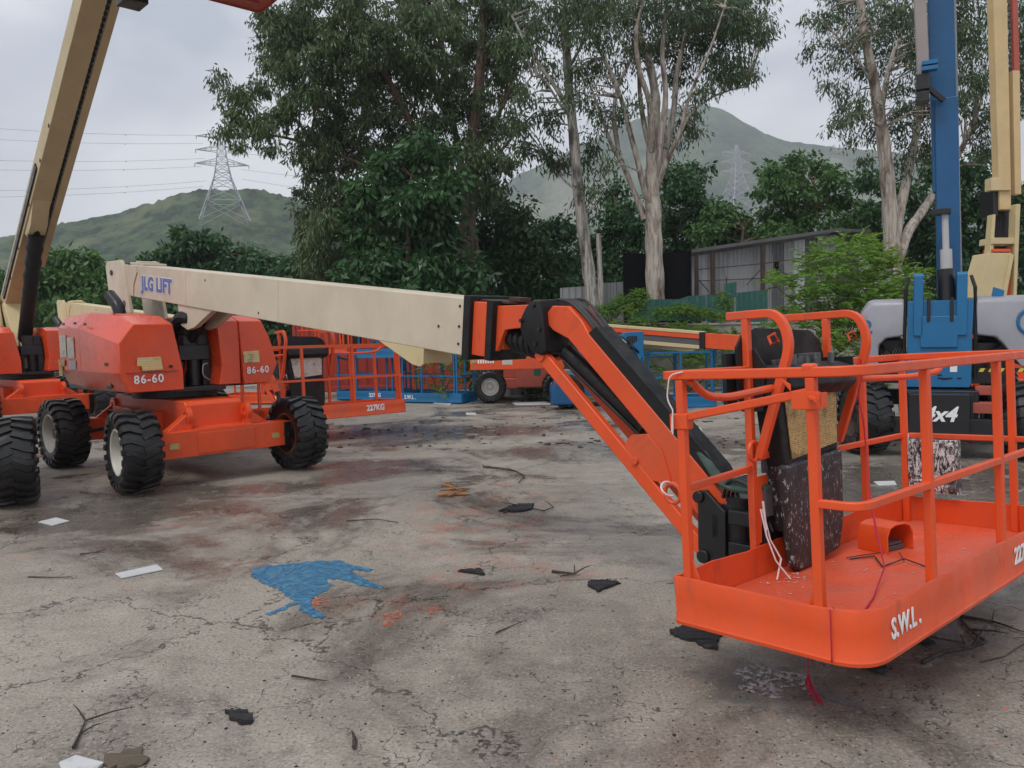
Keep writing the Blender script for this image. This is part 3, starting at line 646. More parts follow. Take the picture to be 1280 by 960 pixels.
for k in range(7): b.tube(fillet([(1.0,-.75+.05*k,1.3),(1.1,-.6+.04*k,1.15),(1.05,-.5+.03*k,1.35)],.1,4),.014,6)
b.obj('turntable',m_blackp,GL,bevel=.01)
# striped warning strips under the hoods
for (y0,y1) in ((-.92,-.38),(.44,.95)):
    b=MB(); b.box((1.08,y0,1.035),(1.10,y1,1.085)); st=b.obj('warning_strip',m_blackp,GL)
    s=MB(); n_=int((y1-y0)/.10)
    for k in range(n_+1):
        a=y0+k*.105; 
        if a+.07<y1: s.prism([(a,1.037),(a+.05,1.037),(a+.075,1.083),(a+.025,1.083)],1.1005,1.1035,'x')
    s.obj('stripe',m_yel,st)
def gsec(x,s,top,zo,outer):
    # arch shaped hood section; s=-1 left of the column
    yi=.40; pts=[(yi,1.50),(yi+.22,1.47),(yi+.30,1.38),(outer-.18,1.10),(outer-.04,1.06),(outer,1.2),(outer,top-.16),(outer-.09,top-.02),(outer-.16,top),(yi,top)]
    return [V((x,s*y,z)) for y,z in pts]
for s,outer in ((-1,.93),(1,1.12)):
    b=MB(); b.loft([gsec(-1.7,s,1.80,0,outer-.1),gsec(-1.5,s,1.98,0,outer),gsec(.95,s,1.99,0,outer),gsec(1.08,s,1.96,0,outer-.02),gsec(1.12,s,1.90,0,outer-.06)])
    hd=b.obj('engine_hood',m_grey,GL,bevel=.03)
    if s>0:
        b=MB(); b.tube([(1.126,.98+.13*math.cos(t),1.66+.15*math.sin(t)) for t in [math.pi*.25+k*math.pi*1.5/14 for k in range(15)]],.02,8,up=V((1,0,0))); b.obj('lettering',m_blue,hd)
    else: text('2',.24,m_blue,hd,face_matrix((1.123,-.84,1.62),(0,1,0),(0,0,1)),bold=.03)
    b=MB()
    # wiring and brackets below
    b.tube(fillet([(1.0,s*.5,1.05),(1.05,s*.6,1.3),(.9,s*.7,1.4)],.1,4),.02,6); b.obj('hose',m_black,hd)
# blue column
b=MB(); b.prism([(-.37,.84),(.34,.84),(.36,.90),(.36,1.52),(.37,1.95),(.37,1.95),(-.37,1.95),(-.37,1.52)],1.13,1.17,'x'); b.box((.7,-.36,.86),(1.13,.36,1.6)); cl=b.obj('centre_column',m_blue,GL,bevel=.01)
b=MB(); b.box((1.172,-.22,1.35),(1.20,.20,1.75)); b.obj('cover_plate',m_blue,cl,bevel=.01)
for s in (-1,1):
    b=MB(); b.prism([(.6,1.6),(1.2,1.5),(1.2,2.27),(1.15,2.30),(1.05,2.28),(.6,1.9)],s*.23-.07 if s<0 else .18,s*.23+.04 if s<0 else .30,'y'); b.obj('column_cheek',m_blue,cl,bevel=.01)
    b=MB(); b.box((1.18,s*.13-.02,1.68),(1.21,s*.13+.02,1.98)); b.obj('pin_bracket',m_blackp,cl,bevel=.004)
    b=MB(); b.tube([(1.1,s*.40,.95),(1.12,s*.40,1.5),(1.1,s*.39,2.1),(.95,s*.36,2.25)],.022,8); b.obj('hose',m_black,cl)
b=MB(); b.box((1.171,.02,.94),(1.174,.10,.965));
for k,(y,z) in enumerate(((.0,.95),(.0,.99),(.12,.95),(.22,.95),(.25,1.15),(.25,1.22))): b.box((1.171,y-.02,z),(1.175,y+.03,z+.018))
b.obj('slot',m_black,cl)
b=MB(); b.box((1.171,.12,1.04),(1.174,.2,1.13)); b.obj('sticker',m_white,cl)
b=MB(); b.prism([(.5,1.5),(.62,1.5),(.72,2.05),(.60,2.1)],.95,1.0,'x'); b.obj('side_brace',m_blue,GL,bevel=.006)
b=MB(); b.tube([(1.0,.09,1.9),(.95,.07,2.6)],.07,12); b.tube([(.95,.07,2.6),(.93,.05,3.1)],.04,12); b.obj('lift_cylinder',m_steel,GL)
b=MB(); b.tube([(1.0,.09,1.7),(.97,.07,2.35)],.10,14); b.obj('cylinder_body',m_blackp,GL,bevel=.005); b=MB(); b.box((.8,-.1,3.05),(1.02,.12,3.12)); b.obj('crosshead',m_blackp,GL,bevel=.005)
# mast (traced corner points give its lean)
def mast_from(root,pA,pB,w,dep,mat,name,bevel=.012):
    b=MB(); a,c=loc(root,pA),loc(root,pB); d=(c-a).normalized(); y=V((0,1,0)); y=(y-d*y.dot(d)).normalized(); x=y.cross(d)
    rings=[[p+y*w/2+x*dep/2,p-y*w/2+x*dep/2,p-y*w/2-x*dep/2,p+y*w/2-x*dep/2] for p in (a,c)]
    b.loft(rings); return b.obj(name,mat,root,bevel=bevel)
mast_from(GL,W(1186,372,10.75),W(1182,125,10.75),.27,.30,m_mast,'mast'); mast_from(GL,W(1182,240,10.75),W(1174,-60,10.75),.30,.14,m_mast,'mast')
mast_from(GL,W(1199,372,10.9),W(1189,-60,10.9),.06,.34,m_grey,'mast_edge')
mast_from(GL,W(1154,96,10.6),W(1147,-60,10.6),.14,.22,m_lgrey,'folded_arm')
b=MB()
for q in ((1145,96,1161,115),(1145,118,1161,130)):
    a,c=loc(GL,W(q[0],q[1],10.6)),loc(GL,W(q[2],q[3],10.6)); b.box((a.x-.1,a.y,c.z),(a.x+.12,c.y,a.z))
a,c=loc(GL,W(1158,108,10.55)),loc(GL,W(1180,126,10.5)); b.bar([a,c],.07,.06); b.obj('arm_bracket',m_blackp,GL,bevel=.006)
a=loc(GL,W(1152,82,10.5)); b=MB(); b.box((a.x-.02,a.y,a.z-.09),(a.x+.1,a.y+.18,a.z-.04)); b.box((a.x-.02,a.y,a.z-.02),(a.x+.1,a.y+.18,a.z+.03)); b.obj('boom_rest',m_blue,GL,bevel=.004)
# ================================================================ cream lift at the right edge
CL=empty('boom_lift',(9.7,15.2,0),R(238),'cream boom lift at the right edge behind the grey one, mast raised upright','boom lift','boom lifts parked in the yard')
b=MB(); b.box((-1.3,-.4,.4),(1.3,.4,.9)); b.box((1.1,-.85,.36),(1.4,.85,.62)); b.box((-1.4,-.85,.36),(-1.1,.85,.62)); b.obj('chassis',m_orange_base,CL,bevel=.01)
for (x,y) in ((1.3,-1),(1.3,1),(-1.3,-1),(-1.3,1)): wheel(CL,x,y,0)
b=MB(); b.box((-1.3,-.95,1.0),(.8,-.35,1.8)); b.box((-1.3,.35,1.0),(.8,.95,1.8)); b.obj('engine_hood',m_hood,CL,bevel=.03)
b=MB(); b.box((-1.3,-.9,.9),(.7,.9,1.0)); b.box((-.6,-.3,1.0),(.4,.3,1.9)); b.obj('turntable',m_blackp,CL,bevel=.01)
def quadbox(root,pts,Y0,Y1,mat,name,bevel=.01):
    b=MB(); rings=[[loc(root,W(x,y,Y)) for x,y in pts] for Y in (Y0,Y1)]
    # keep the far face the same world size as the near one
    near=rings[0]; off=loc(root,W(pts[0][0],pts[0][1],Y0)+V((0,Y1-Y0,0)))-near[0]; b.loft([near,[p+off for p in near]]); return b.obj(name,mat,root,bevel=bevel)
quadbox(CL,[(1220,372),(1254,372),(1265,316),(1236,316)],14.2,14.7,m_creamy,'tower_link')
quadbox(CL,[(1253,372),(1258,372),(1268,318),(1264,318)],14.15,14.4,m_creamy,'tower_cheek'); quadbox(CL,[(1258,372),(1268,372),(1270,316),(1266,316)],14.3,14.5,m_orange,'link_arm')
quadbox(CL,[(1237,316),(1242,316),(1245,268),(1241,268)],14.25,14.42,m_creamy,'tower_cheek'); quadbox(CL,[(1267,372),(1271,372),(1276,255),(1270,255)],14.2,14.4,m_creamy,'tower_cheek')
quadbox(CL,[(1239,305),(1270,305),(1272,297),(1240,297)],14.22,14.6,m_creamy,'tower_beam'); quadbox(CL,[(1241,315),(1264,315),(1264,311),(1241,311)],14.2,14.5,m_orange,'tower_pin')
quadbox(CL,[(1249,300),(1264,300),(1262,240),(1252,240)],14.5,14.8,m_blackp,'lift_cylinder'); quadbox(CL,[(1242,270),(1248,270),(1248,235),(1241,235)],14.4,14.8,m_blackp,'hydraulic_unit')
quadbox(CL,[(1239,238),(1250,238),(1250,222),(1239,222)],14.3,14.5,m_creamy,'tower_head')
quadbox(CL,[(1249,238),(1264,238),(1258,-60),(1240,-60)],14.3,14.5,m_tan,'mast')
quadbox(CL,[(1250,262),(1264,262),(1264,236),(1249,236)],14.35,14.7,m_tan,'mast_foot')
quadbox(CL,[(1269,243),(1277,243),(1275,88),(1266,88)],14.35,14.5,m_tan,'lower_boom'); quadbox(CL,[(1268,90),(1275,90),(1271,-60),(1264,-60)],14.4,14.5,m_dred,'inner_boom')
b=MB()
for k in range(34):
    p=loc(CL,W(1266.5-k*.13,235-k*7.2,14.5)); b.box((p.x-.04,p.y-.03,p.z-.03),(p.x+.04,p.y+.03,p.z+.03))
b.obj('cable_chain',m_galvd,CL)
# ================================================================ small electric lift with the folded arms
SL=empty('boom_lift',(.15,18.9,0),0,'small faded red lift on white wheels, cream and orange boom lying folded to the right','boom lift','boom lifts parked in the yard')
b=MB(); b.box((-.7,-.05,.30),(1.1,.85,.55)); b.box((-.06,-.45,.36),(.75,-.05,.98)); b.box((-.35,.1,.55),(.9,.8,1.0)); b.obj('chassis',m_dred,SL,bevel=.02)
b=MB(); b.box((.70,-.5,.55),(1.25,-.1,.74)); b.obj('battery_box',m_galvw,SL,bevel=.01)
b=MB(); b.box((.36,-.455,.62),(.52,-.4515,.80)); b.obj('sticker',m_green,SL)
for (x,y) in ((-.66,-.35),(.92,-.35),(-.66,.95),(.92,.95)): w_=wheel(SL,x,y,0,m_wpv,.84); w_.data=w_.data.copy(); w_.data.materials[0]=m_rim; [setattr(c_,'scale',(1.38,1.06,1.38)) for c_ in w_.children if c_.name.startswith('rim')]
b=MB(); b.tube([(-.9,-.4,.60),(-.66,-.42,.93),(-.3,-.42,.80)],.02,6); b.obj('mudguard',m_blackp,SL)
b=MB(); p=loc(SL,W(588,456,18.0)); q=loc(SL,W(705,457,18.0)); p.z-=.09; b.box((p.x,p.y-.1,p.z-.03),(q.x,p.y+.15,p.z+.24)); ar=b.obj('lower_arm',m_orange,SL,bevel=.01)
b=MB(); b.box((p.x+.45,p.y-.1035,p.z+.06),(p.x+.0,p.y-.1005,p.z+.0)) if False else None
text('BOOM',.13,m_white,ar,face_matrix((p.x+.32,p.y-.1035,p.z+.18),(1,0,0),(0,0,1)),bold=.02) if False else None
b=MB(); b.box((p.x+.72,p.y-.1035,p.z+.08),(p.x+.95,p.y-.1005,p.z+.22)); b.obj('sticker',m_notice_w,ar)
b=MB(); b.box((p.x+.02,p.y-.1035,p.z+.10),(p.x+.14,p.y-.1005,p.z+.20)); b.obj('sticker',m_notice,ar)
b=MB(); 
for k in range(7): b.box((p.x+.17+.055*k,p.y-.1035,p.z+.12),(p.x+.205+.055*k,p.y-.1005,p.z+.20))
b.obj('lettering',m_white,ar)
b=MB(); b.box((-.45,.1,.98),(-.1,.6,1.75)); b.obj('riser',m_dred,SL,bevel=.02)
def sbeam(root,pA,pB,w,z0,z1,mat,name,bevel=.006):
    a,c=loc(root,pA),loc(root,pB); d=(c-a); d.normalize(); b=MB(); s=V((-d.y,d.x,0)).normalized(); n=V((0,0,1))
    rings=[[p+s*w/2+n*z0,p-s*w/2+n*z0,p-s*w/2+n*z1,p+s*w/2+n*z1] for p in (a,c)]; b.loft(rings); return b.obj(name,mat,root,bevel=bevel)
A,B=W(632,404,18.9),W(882,424,16.6)
sbeam(SL,A,B,.26,.10,.16,m_creamy,'upper_boom'); sbeam(SL,A,B,.24,.0,.098,m_orange,'upper_boom'); sbeam(SL,A,B,.2,-.13,-.002,m_galvd,'cable_chain'); sbeam(SL,A+V((0,-.0,0)),B,.27,-.21,-.132,m_creamy,'upper_boom')
a=B; c=W(926,427,16.2); sbeam(SL,a,c,.24,-.18,.13,m_orange,'inner_boom'); sbeam(SL,W(878,424,16.62),W(884,424,16.55),.3,-.2,.15,m_blackp,'wear_pad'); sbeam(SL,W(897,425,16.5),W(901,425,16.45),.28,-.19,.14,m_blackp,'wear_pad')
sbeam(SL,W(926,424,16.2),W(945,422,16.0),.2,-.08,.10,m_orange,'boom_head')
sbeam(SL,W(790,430,17.6),W(870,437,16.7),.2,-.05,.05,m_creamy,'boom_rest')
# ================================================================ blue lift behind the jib
BL=empty('boom_lift',(1.75,17.0,0),R(5),'small blue lift behind the sloping orange jib, blue arm slanting down to its basket','boom lift','boom lifts parked in the yard')
b=MB(); b.box((-.5,.0,.25),(.7,1.1,.7)); b.box((-.3,.2,.7),(.4,.9,1.5)); b.obj('chassis',m_blue,BL,bevel=.02)
for (x,y) in ((-.6,-.1),(.65,-.1),(-.6,1.2),(.65,1.2)): wheel(BL,x,y,0,m_rim,.8)
b=MB(); pts=[(x,y) for x,y in ((-.95,.1),(-.45,.1),(-.43,.5),(-.55,.66),(-.85,.66),(-.97,.45))]; b.prism(pts,-.42,-.02,'y'); b.obj('wheel_cover',m_mast,BL,bevel=.05)
sbeam(BL,W(748,409,16.8),W(803,452,16.3),.16,-.07,.10,m_blue,'arm',.01); sbeam(BL,W(750,414,16.7),W(770,428,16.5),.2,-.12,.0,m_blackp,'arm_joint',.01)
p=loc(BL,W(777,458,16.35)); q=loc(BL,W(804,414,16.35)); b=MB(); b.prism([(p.x,p.z+.62),(p.x+.05,q.z-.02),(q.x,q.z),(q.x,p.z),(q.x-.08,p.z+.02),(q.x-.1,p.z+.3)],p.y-.08,p.y+.15,'y'); b.obj('arm_bracket',m_blue,BL,bevel=.01)
b=MB(); 
for k in range(5): b.box((p.x+.12+.04*k,p.y-.09,p.z+.4+.03*k),(p.x+.15+.04*k,p.y+.0,p.z+.62))
b.tube(fillet([(p.x+.1,p.y-.1,p.z+.6),(p.x+.25,p.y-.12,p.z+.3),(p.x+.35,p.y-.1,p.z+.05)],.1,4),.02,6); b.obj('hydraulic_unit',m_blackp,BL)
gp=G(812,511); lb=loc(BL,V((gp.x,gp.y,.07))); basket(BL,Matrix.Translation(lb)@Matrix.Rotation(R(-4),4,'Z'),mo=m_blue,mfloor=m_blue,L=1.42,Wd=.7,detail=False,swl=False,kg=False,console=False)
b=MB(); s0=V((gp.x-.35,gp.y+.1,0)); q=loc(BL,s0); b.tube([q+V((.1,0,.0)),q+V((.1,0,.5)),q+V((.08,0,.62))],[.16,.17,.13],14); b.tube([q+V((.08,0,.62)),q+V((.08,0,.68))],.14,14); b.obj('tank',m_galvw,BL)
# ================================================================ loose baskets
def loose_basket(N,ang,L,z,label,mo=m_blue,**k):
    r=empty('lift_basket',(N[0],N[1],z),R(ang),label,'lift basket','detached lift baskets stored by the red container')
    basket(r,Matrix.Identity(4),mo=mo,mfloor=mo,L=L,detail=False,asroot=True,**k); return r
loose_basket((-2.75,19.15),-24,1.72,.085,'blue lift basket on the ground, right end of the row, weeds growing through it',swl=True,kg=False,console=False)
loose_basket((-4.55,20.3),-20,1.8,.085,'blue lift basket on the ground directly behind the hanging orange basket',swl=False,kg=True,console=False)
loose_basket((-3.9,19.8),-20,2.1,1.14,'blue lift basket stacked on top of another blue one, level with the boom',swl=False,kg=True,console=False)
loose_basket((-7.3,19.7),-8,2.2,.085,'orange lift basket standing on the ground, seen under the right hood of the 86-60 lift',mo=m_orange,console=True)
loose_basket((-5.6,20.9),-20,1.5,1.24,'orange lift basket stacked high behind the hanging basket, right under the cream boom',mo=m_orange,console=True,kg=False)
# ================================================================ container
def corrugated(mb,p0,p1,z0,z1,pitch=.28,depth=.036,th=.004,ztop2=None):
    p0,p1=V((*p0,0)),V((*p1,0)); d=(p1-p0); L=d.length; d.normalize(); n=V((d.y,-d.x,0)); k=0; pts=[]; x=0
    while x<L:
        for a,o in ((0,0),(.32,0),(.5,1),(.82,1)):
            if x+a*pitch<=L: pts.append((x+a*pitch,o*depth))
        x+=pitch
    pts.append((L,0)); 
    zt=lambda s: z1 if ztop2 is None else z1+(ztop2-z1)*s/L
    rings=[[p0+d*x+n*(-o)+V((0,0,z0)) ,p0+d*x+n*(-o)+V((0,0,zt(x))),p0+d*x+n*(-o-th)+V((0,0,zt(x))),p0+d*x+n*(-o-th)+V((0,0,z0))] for x,o in pts]
    mb.loft(rings)
CT=empty('shipping_container',(-6.4,23.4,0),R(-3),'rusty red corrugated shipping container behind the stored baskets','container')
b=MB(); corrugated(b,(0.1,.0),(5.96,.0),.16,2.45); b.obj('side_wall',m_red,CT)
b=MB(); corrugated(b,(6.0,2.4),(.1,2.4),.16,2.45); b.obj('side_wall',m_red,CT)
b=MB(); 
for x in (0,5.96):
    for y in (-.03,2.37): b.box((x,y,0),(x+.1,y+.1,2.59))
b.box((.1,-.03,2.45),(5.96,.06,2.58)); b.box((.1,-.03,.02),(5.96,.06,.16)); b.box((.1,2.38,2.45),(5.96,2.47,2.58)); b.box((0.0,.07,.05),(.06,2.37,2.5)); b.box((6.0,.07,.05),(6.06,2.37,2.5)); b.obj('frame',m_red,CT,bevel=.01)
b=MB(); b.box((.02,.07,2.5),(6.04,2.37,2.56)); b.obj('roof',m_red,CT)
def wallthing(name,label,cat,builder,mat,group=None,bevel=0):
    b=MB(); builder(b); o=b.obj(name,mat,bevel=bevel); tag(o,label,cat,group); return o
wallthing('metal_sheet','pale corrugated sheet leaning behind the small white wheels','metal sheet',lambda b:corrugated(b,(-.98,20.4),(.35,20.6),.0,1.25,.22,.05),m_galvw)
# ================================================================ terrace, wall, fences, shed
def struct(o,kind='structure'): o['kind']=kind; return o
b=MB(); b.box((1.4,22.28,-.1),(40,60,1.62)); struct(b.obj('terrace',m_conc))
b=MB(); b.box((1.3,22.0,-.05),(14.5,22.25,1.70)); b.box((1.3,21.97,1.70),(14.5,22.28,1.76)); tag(b.obj('retaining_wall',m_conc,bevel=.01),'low stained concrete retaining wall half hidden by weeds','wall')
def fence_px(name,label,cat,segs,Y,mat,pitch=.2,depth=.03,group=None):
    b=MB()
    for (x0,yt0,x1,yt1,yb) in segs:
        a,c=W(x0,yt0,Y),W(x1,yt1,Y); zb=W(x0,yb,Y).z; corrugated(b,(a.x,Y),(c.x,Y+.02),zb,a.z,pitch,depth,ztop2=c.z)
    o=b.obj(name,mat); tag(o,label,cat,group); return o
f1=fence_px('tin_fence','weathered grey corrugated fence behind the leaning pale trunk','fence',[(700,360,742,357,408),(743,355,779,352,408)],24.5,m_galv)
b=MB(); a=W(779,316,24.2); c=W(862,314,24.2); b.prism([(a.x,1.6),(c.x,1.6),(c.x,c.z+.03),((a.x+c.x)/2,a.z-.06),(a.x,a.z)],24.2,24.23,'y'); nt=b.obj('netting_screen',m_netting); tag(nt,'tall black shade netting screen behind the middle trunk','screen')
for x in (a.x,(a.x*.6+c.x*.4),c.x-.02): b=MB(); b.box((x,24.12,1.6),(x+.06,24.19,a.z+.08)); b.obj('post',m_netting,nt)
# green sheets
g=fence_px('green_sheet_fence','dark green corrugated sheet fence with white streaks, left of the shed','fence',[(783,374,858,374,402),(859,370,882,369,402),(883,368,918,371,402),(905,355,921,352,372),(920,366,960,362,404)],23.2,m_green,.16,.025)
wallthing('metal_sheet','bent loose green sheet leaning out of the fence top','metal sheet',lambda b:b.prism([(W(838,378,23).x,W(838,378,23).z),(W(860,370,23).x,W(860,370,23).z),(W(862,388,23).x,W(862,388,23).z),(W(850,392,23).x,W(850,392,23).z)],22.95,22.98,'y'),m_green)
# shed
SH=empty('metal_shed',(W(862,400,25).x,25,1.62),0,'long grey corrugated tin shed with patched panels and sagging roof edge','shed')
def shx(px,py,Y=25.0): 
    p=W(px,py,Y); return p-SH.location
xs=[862,884,912,942,966,980,993,1006,1022,1045]; mats=[m_galvw,m_galv,m_galv,m_galv,m_galvd,m_galv,m_galvw,m_galvd,m_galv,m_galvw]
for i in range(len(xs)-1):
    b=MB(); y0=321-(xs[i]-862)*.153; y1=321-(xs[i+1]-862)*.153
    a,c=shx(xs[i],y0),shx(xs[i+1],y1); corrugated(b,(a.x,a.y+(.03 if i%2 else 0)),(c.x,c.y+(.03 if i%2 else 0)),0,a.z,.13,.022,ztop2=c.z); b.obj('wall_panel',mats[i],SH)
a,c=shx(856,318),shx(1048,290)
b=MB(); b.prism([(a.x,a.z),(c.x,c.z),(c.x,c.z+.10),(a.x,a.z+.10)],-.35,3.2,'y'); corrugated(b,(a.x,-.36),(c.x,-.36),a.z-.0,a.z+.02,.13,.02) if False else None; b.obj('roof',m_galvd,SH)
b=MB(); e=shx(1085,291); b.prism([(c.x,c.z-.02),(e.x,e.z),(e.x,e.z+.08),(c.x,c.z+.08)],-.2,3.2,'y'); b.box((c.x,.6,0),(e.x,.65,c.z-.05)); b.obj('lean_to',m_galvd,SH)
for px in (866,886,948):
    b=MB(); q=shx(px,321-(px-862)*.153); b.box((q.x,-.30,0),(q.x+.11,-.20,q.z))
    if px==886: q=shx(887,340); b.box((q.x-.06,-.34,.6),(q.x+.16,-.19,1.05))
    b.obj('post',m_rust,SH)
b=MB(); 
for (p,q_) in (((868,338),(945,331)),((945,331),(1040,318)),((868,352),(1040,345)),((866,345),(884,366)),((930,357),(947,338)),((905,347),(905,362)),((966,340),(984,344))):
    p3,q3=shx(*p),shx(*q_); b.bar([V((p3.x,-.28,p3.z)),V((q3.x,-.28,q3.z))],.028)
b.obj('rail',m_rust,SH)
b=MB(); p3,q3=shx(968,327),shx(973,344); b.box((p3.x,-.03,q3.z),(q3.x,-.02,p3.z)); b.obj('window_opening',m_netting,SH)
b=MB(); b.box((0,.05,.0),(shx(1040,300).x,.08,.02)); b.box((0,3.1,0),(shx(1040,300).x,3.15,1.4)); b.obj('back_wall',m_galvd,SH)
# ================================================================ foliage
def leaf_mesh(name,mat,cen,dirs,ln,wd,parent=None,curl=.0):
    n=len(cen); rnd=rng.normal(size=(n,3)); side=np.cross(dirs,rnd); side/=np.linalg.norm(side,axis=1)[:,None]+1e-9
    ln=np.asarray(ln).reshape(-1,1)*np.ones((n,1)); wd=np.asarray(wd).reshape(-1,1)*np.ones((n,1))
    a=cen; m=cen+dirs*ln*.45; t=cen+dirs*ln
    vs=np.stack([a,m+side*wd*.5,t,m-side*wd*.5],axis=1).reshape(-1,3)
    me=bpy.data.meshes.new(name); me.vertices.add(4*n); me.vertices.foreach_set('co',vs.ravel().astype(np.float32))
    me.loops.add(4*n); me.loops.foreach_set('vertex_index',np.arange(4*n,dtype=np.int32)); me.polygons.add(n)
    me.polygons.foreach_set('loop_start',np.arange(0,4*n,4,dtype=np.int32)); me.update(calc_edges=True); me.materials.append(mat)
    o=bpy.data.objects.new(name,me); COL.objects.link(o)
    if parent: o.parent=parent
    return o
def blob_points(blobs,nsub,nleaf,subr):
    """blobs: (centre, (rx,ry,rz)); clumps inside each, leaves around each clump"""
    C=[];D=[];K=[]
    for c,r in blobs:
        vol=(r[0]*r[1]*r[2])**(1/3); m=max(3,int(nsub*vol**2))
        u=rng.normal(size=(m,3)); u/=np.linalg.norm(u,axis=1)[:,None]; u*= (rng.random((m,1))**.45)
        cc=np.array(c)+u*np.array(r)
        rad=subr*(.55+.9*rng.random((m,1)))
        q=rng.normal(size=(m,nleaf,3)); q/=np.linalg.norm(q,axis=2)[:,:,None]; q*=rng.random((m,nleaf,1))**.5
        pts=cc[:,None,:]+q*rad[:,None,:]*np.array([1,1,.75])
        C.append(pts.reshape(-1,3)); D.append(q.reshape(-1,3)); K.append(np.repeat(cc,1,axis=0))
    return np.concatenate(C),np.concatenate(D),np.concatenate(K)
def crown(name,mat,blobs,parent,nsub=14,nleaf=60,subr=.5,ll=.2,lw=.05,droop=.7,jit=.6):
    c,d,k=blob_points(blobs,nsub,nleaf,subr); n=len(c)
    dd=d*(1-droop)+np.array([0,0,-1.])*droop+rng.normal(size=(n,3))*jit*.5; dd/=np.linalg.norm(dd,axis=1)[:,None]
    return leaf_mesh(name,mat,c,dd,ll*(.4+1.1*rng.random(n)),lw*(.6+.8*rng.random(n)),parent),k
def W2(px,py,Y,dy=0): 
    p=W(px,py,Y); return V((p.x*(Y+dy)/Y,Y+dy,HC+(p.z-HC)*(Y+dy)/Y))
def blobs_px(lst,Y,depth=1.0):
    out=[]
    for q in lst:
        px,py,rx=q[:3]; ry=q[3] if len(q)>3 else rx; dy=q[4] if len(q)>4 else rng.uniform(-1,1)*depth
        p=W2(px,py,Y,dy); s=Y/FP; out.append(((p.x,p.y,p.z),(rx*s,max(rx,ry)*s*.9,ry*s)))
    return out
def limb(mb,pts,Y,r0,r1,n=8,dy=None,wig=.0):
    P=[];m=len(pts)
    for i,(x,y) in enumerate(pts):
        t=i/(m-1); p=W2(x,y,Y,(dy or 0)*t); P.append(p+V((rng.normal()*wig,rng.normal()*wig,0)))
    # smooth by subdividing (Catmull-Rom)
    Q=[]
    for i in range(m-1):
        p0=P[max(i-1,0)];p1=P[i];p2=P[i+1];p3=P[min(i+2,m-1)]
        for k in range(4):
            t=k/4; Q.append(.5*((2*p1)+(p2-p0)*t+(2*p0-5*p1+4*p2-p3)*t*t+(-p0+3*p1-3*p2+p3)*t**3))
    Q.append(P[-1]); N=len(Q); rs=[(r0+(r1-r0)*(i/(N-1)))*(1+.07*math.sin(i*1.7+r0*30)) for i in range(N)]
    mb.tube(Q,rs,n,up=V((0,1,0))); return Q
def twigs(mb,Q,ks,count,r=.03):
    ks=ks[rng.permutation(len(ks))[:count]]; Qn=np.array([tuple(q) for q in Q])
    for k in ks:
        i=np.argmin(((Qn-k)**2).sum(1)+ 2.0*np.maximum(0,Qn[:,2]-k[2])**2); a=V(Qn[i]); c=V(k)
        if (c-a).length>6 or (c-a).length<.3: continue
        m=a.lerp(c,.5)+V((0,0,.12*(c-a).length)); mb.tube([a,m,c],[r,r*.6,r*.3],5,up=V((0,1,0.01)))
def tree(name,label,cat,base_px,Y,limbs,blobs,lmat,bmat,group='trees behind the yard',cr={},tw=60,twr=.03,depth=1.2,base_z=None,bare=0):
    p=W(*base_px,Y); bz=base_z if base_z is not None else p.z
    root=empty(name,(p.x,Y,bz),0,label,cat,group)
    mb=MB(); Q=[]
    for l in limbs: Q+=limb(mb,l[0],Y,l[1],l[2],10 if l[1]>.1 else 7,l[3] if len(l)>3 else 0)
    bl=blobs_px(blobs,Y,depth); inv=Matrix.Translation(-root.location)
    co,k=crown('crown',lmat,bl,root,**cr); co.data.transform(inv)
    if tw and Q: twigs(mb,Q,k,tw,twr)
    if Q: t=mb.obj('trunk',bmat,root); t.data.transform(inv)
    return root
EU=dict(nsub=26,nleaf=46,subr=.42,ll=.20,lw=.050,droop=.75)
# --- middle eucalyptus with the pale forked trunk
tree('eucalyptus_tree','tall eucalyptus with the thick pale trunk forking in front of the mountain','tree',(820,378),23.8,[
 ([(821,400),(820,378),(818,330),(817,290),(816,255)],.295,.235),
 ([(817,262),(815,225),(816,190),(818,150),(819,120),(812,80),(800,45),(792,0),(786,-40)],.23,.05,.5),
 ([(817,262),(806,240),(798,205),(786,160),(772,110),(748,60),(724,15),(712,-20)],.105,.03,-1),
 ([(806,275),(797,250),(778,205),(764,180),(750,140),(737,105),(728,80)],.10,.02,1),
 ([(818,225),(826,175),(832,120),(828,70),(832,20),(838,-40)],.115,.035,-.6),
 ([(820,220),(832,185),(842,140),(846,90),(858,40),(868,-30)],.125,.04,1),
 ([(818,205),(806,160),(800,120),(796,80),(770,40),(762,-20)],.095,.03,1.6),
 ([(822,235),(832,205),(850,165),(862,120),(888,60),(905,10)],.085,.02,-1.5),
 ([(836,200),(858,150),(880,128),(905,115),(935,108)],.06,.015,.5),
 ([(775,200),(768,150),(772,110),(790,70),(800,20)],.08,.03,.5),
 ([(815,190),(812,130),(800,90),(795,40),(808,-10)],.10,.04,-1)],
 [(900,20,45,32),(935,30,32,26),(955,38,20,16),(880,60,38,28),(905,80,34,20),(925,95,20,11),(850,40,34,30),(815,15,40,28),(775,10,36,28),(745,40,28,26),(730,85,22,20),(795,60,26,22),(850,90,22,18),(872,115,20,12),(860,145,18,10),(868,175,12,14),(840,165,13,13),(760,90,18,16),(770,150,13,16),(788,130,14,14),(745,150,12,18),(720,120,16,16),(740,-10,30,22),(860,0,40,24),(925,0,40,20),(820,60,22,18),(762,205,9,15),(835,188,9,9),(900,100,12,8)],
 l_euc2,b_pale,cr=dict(EU,nsub=58,ll=.165,lw=.042),tw=260,twr=.03,depth=1.8)
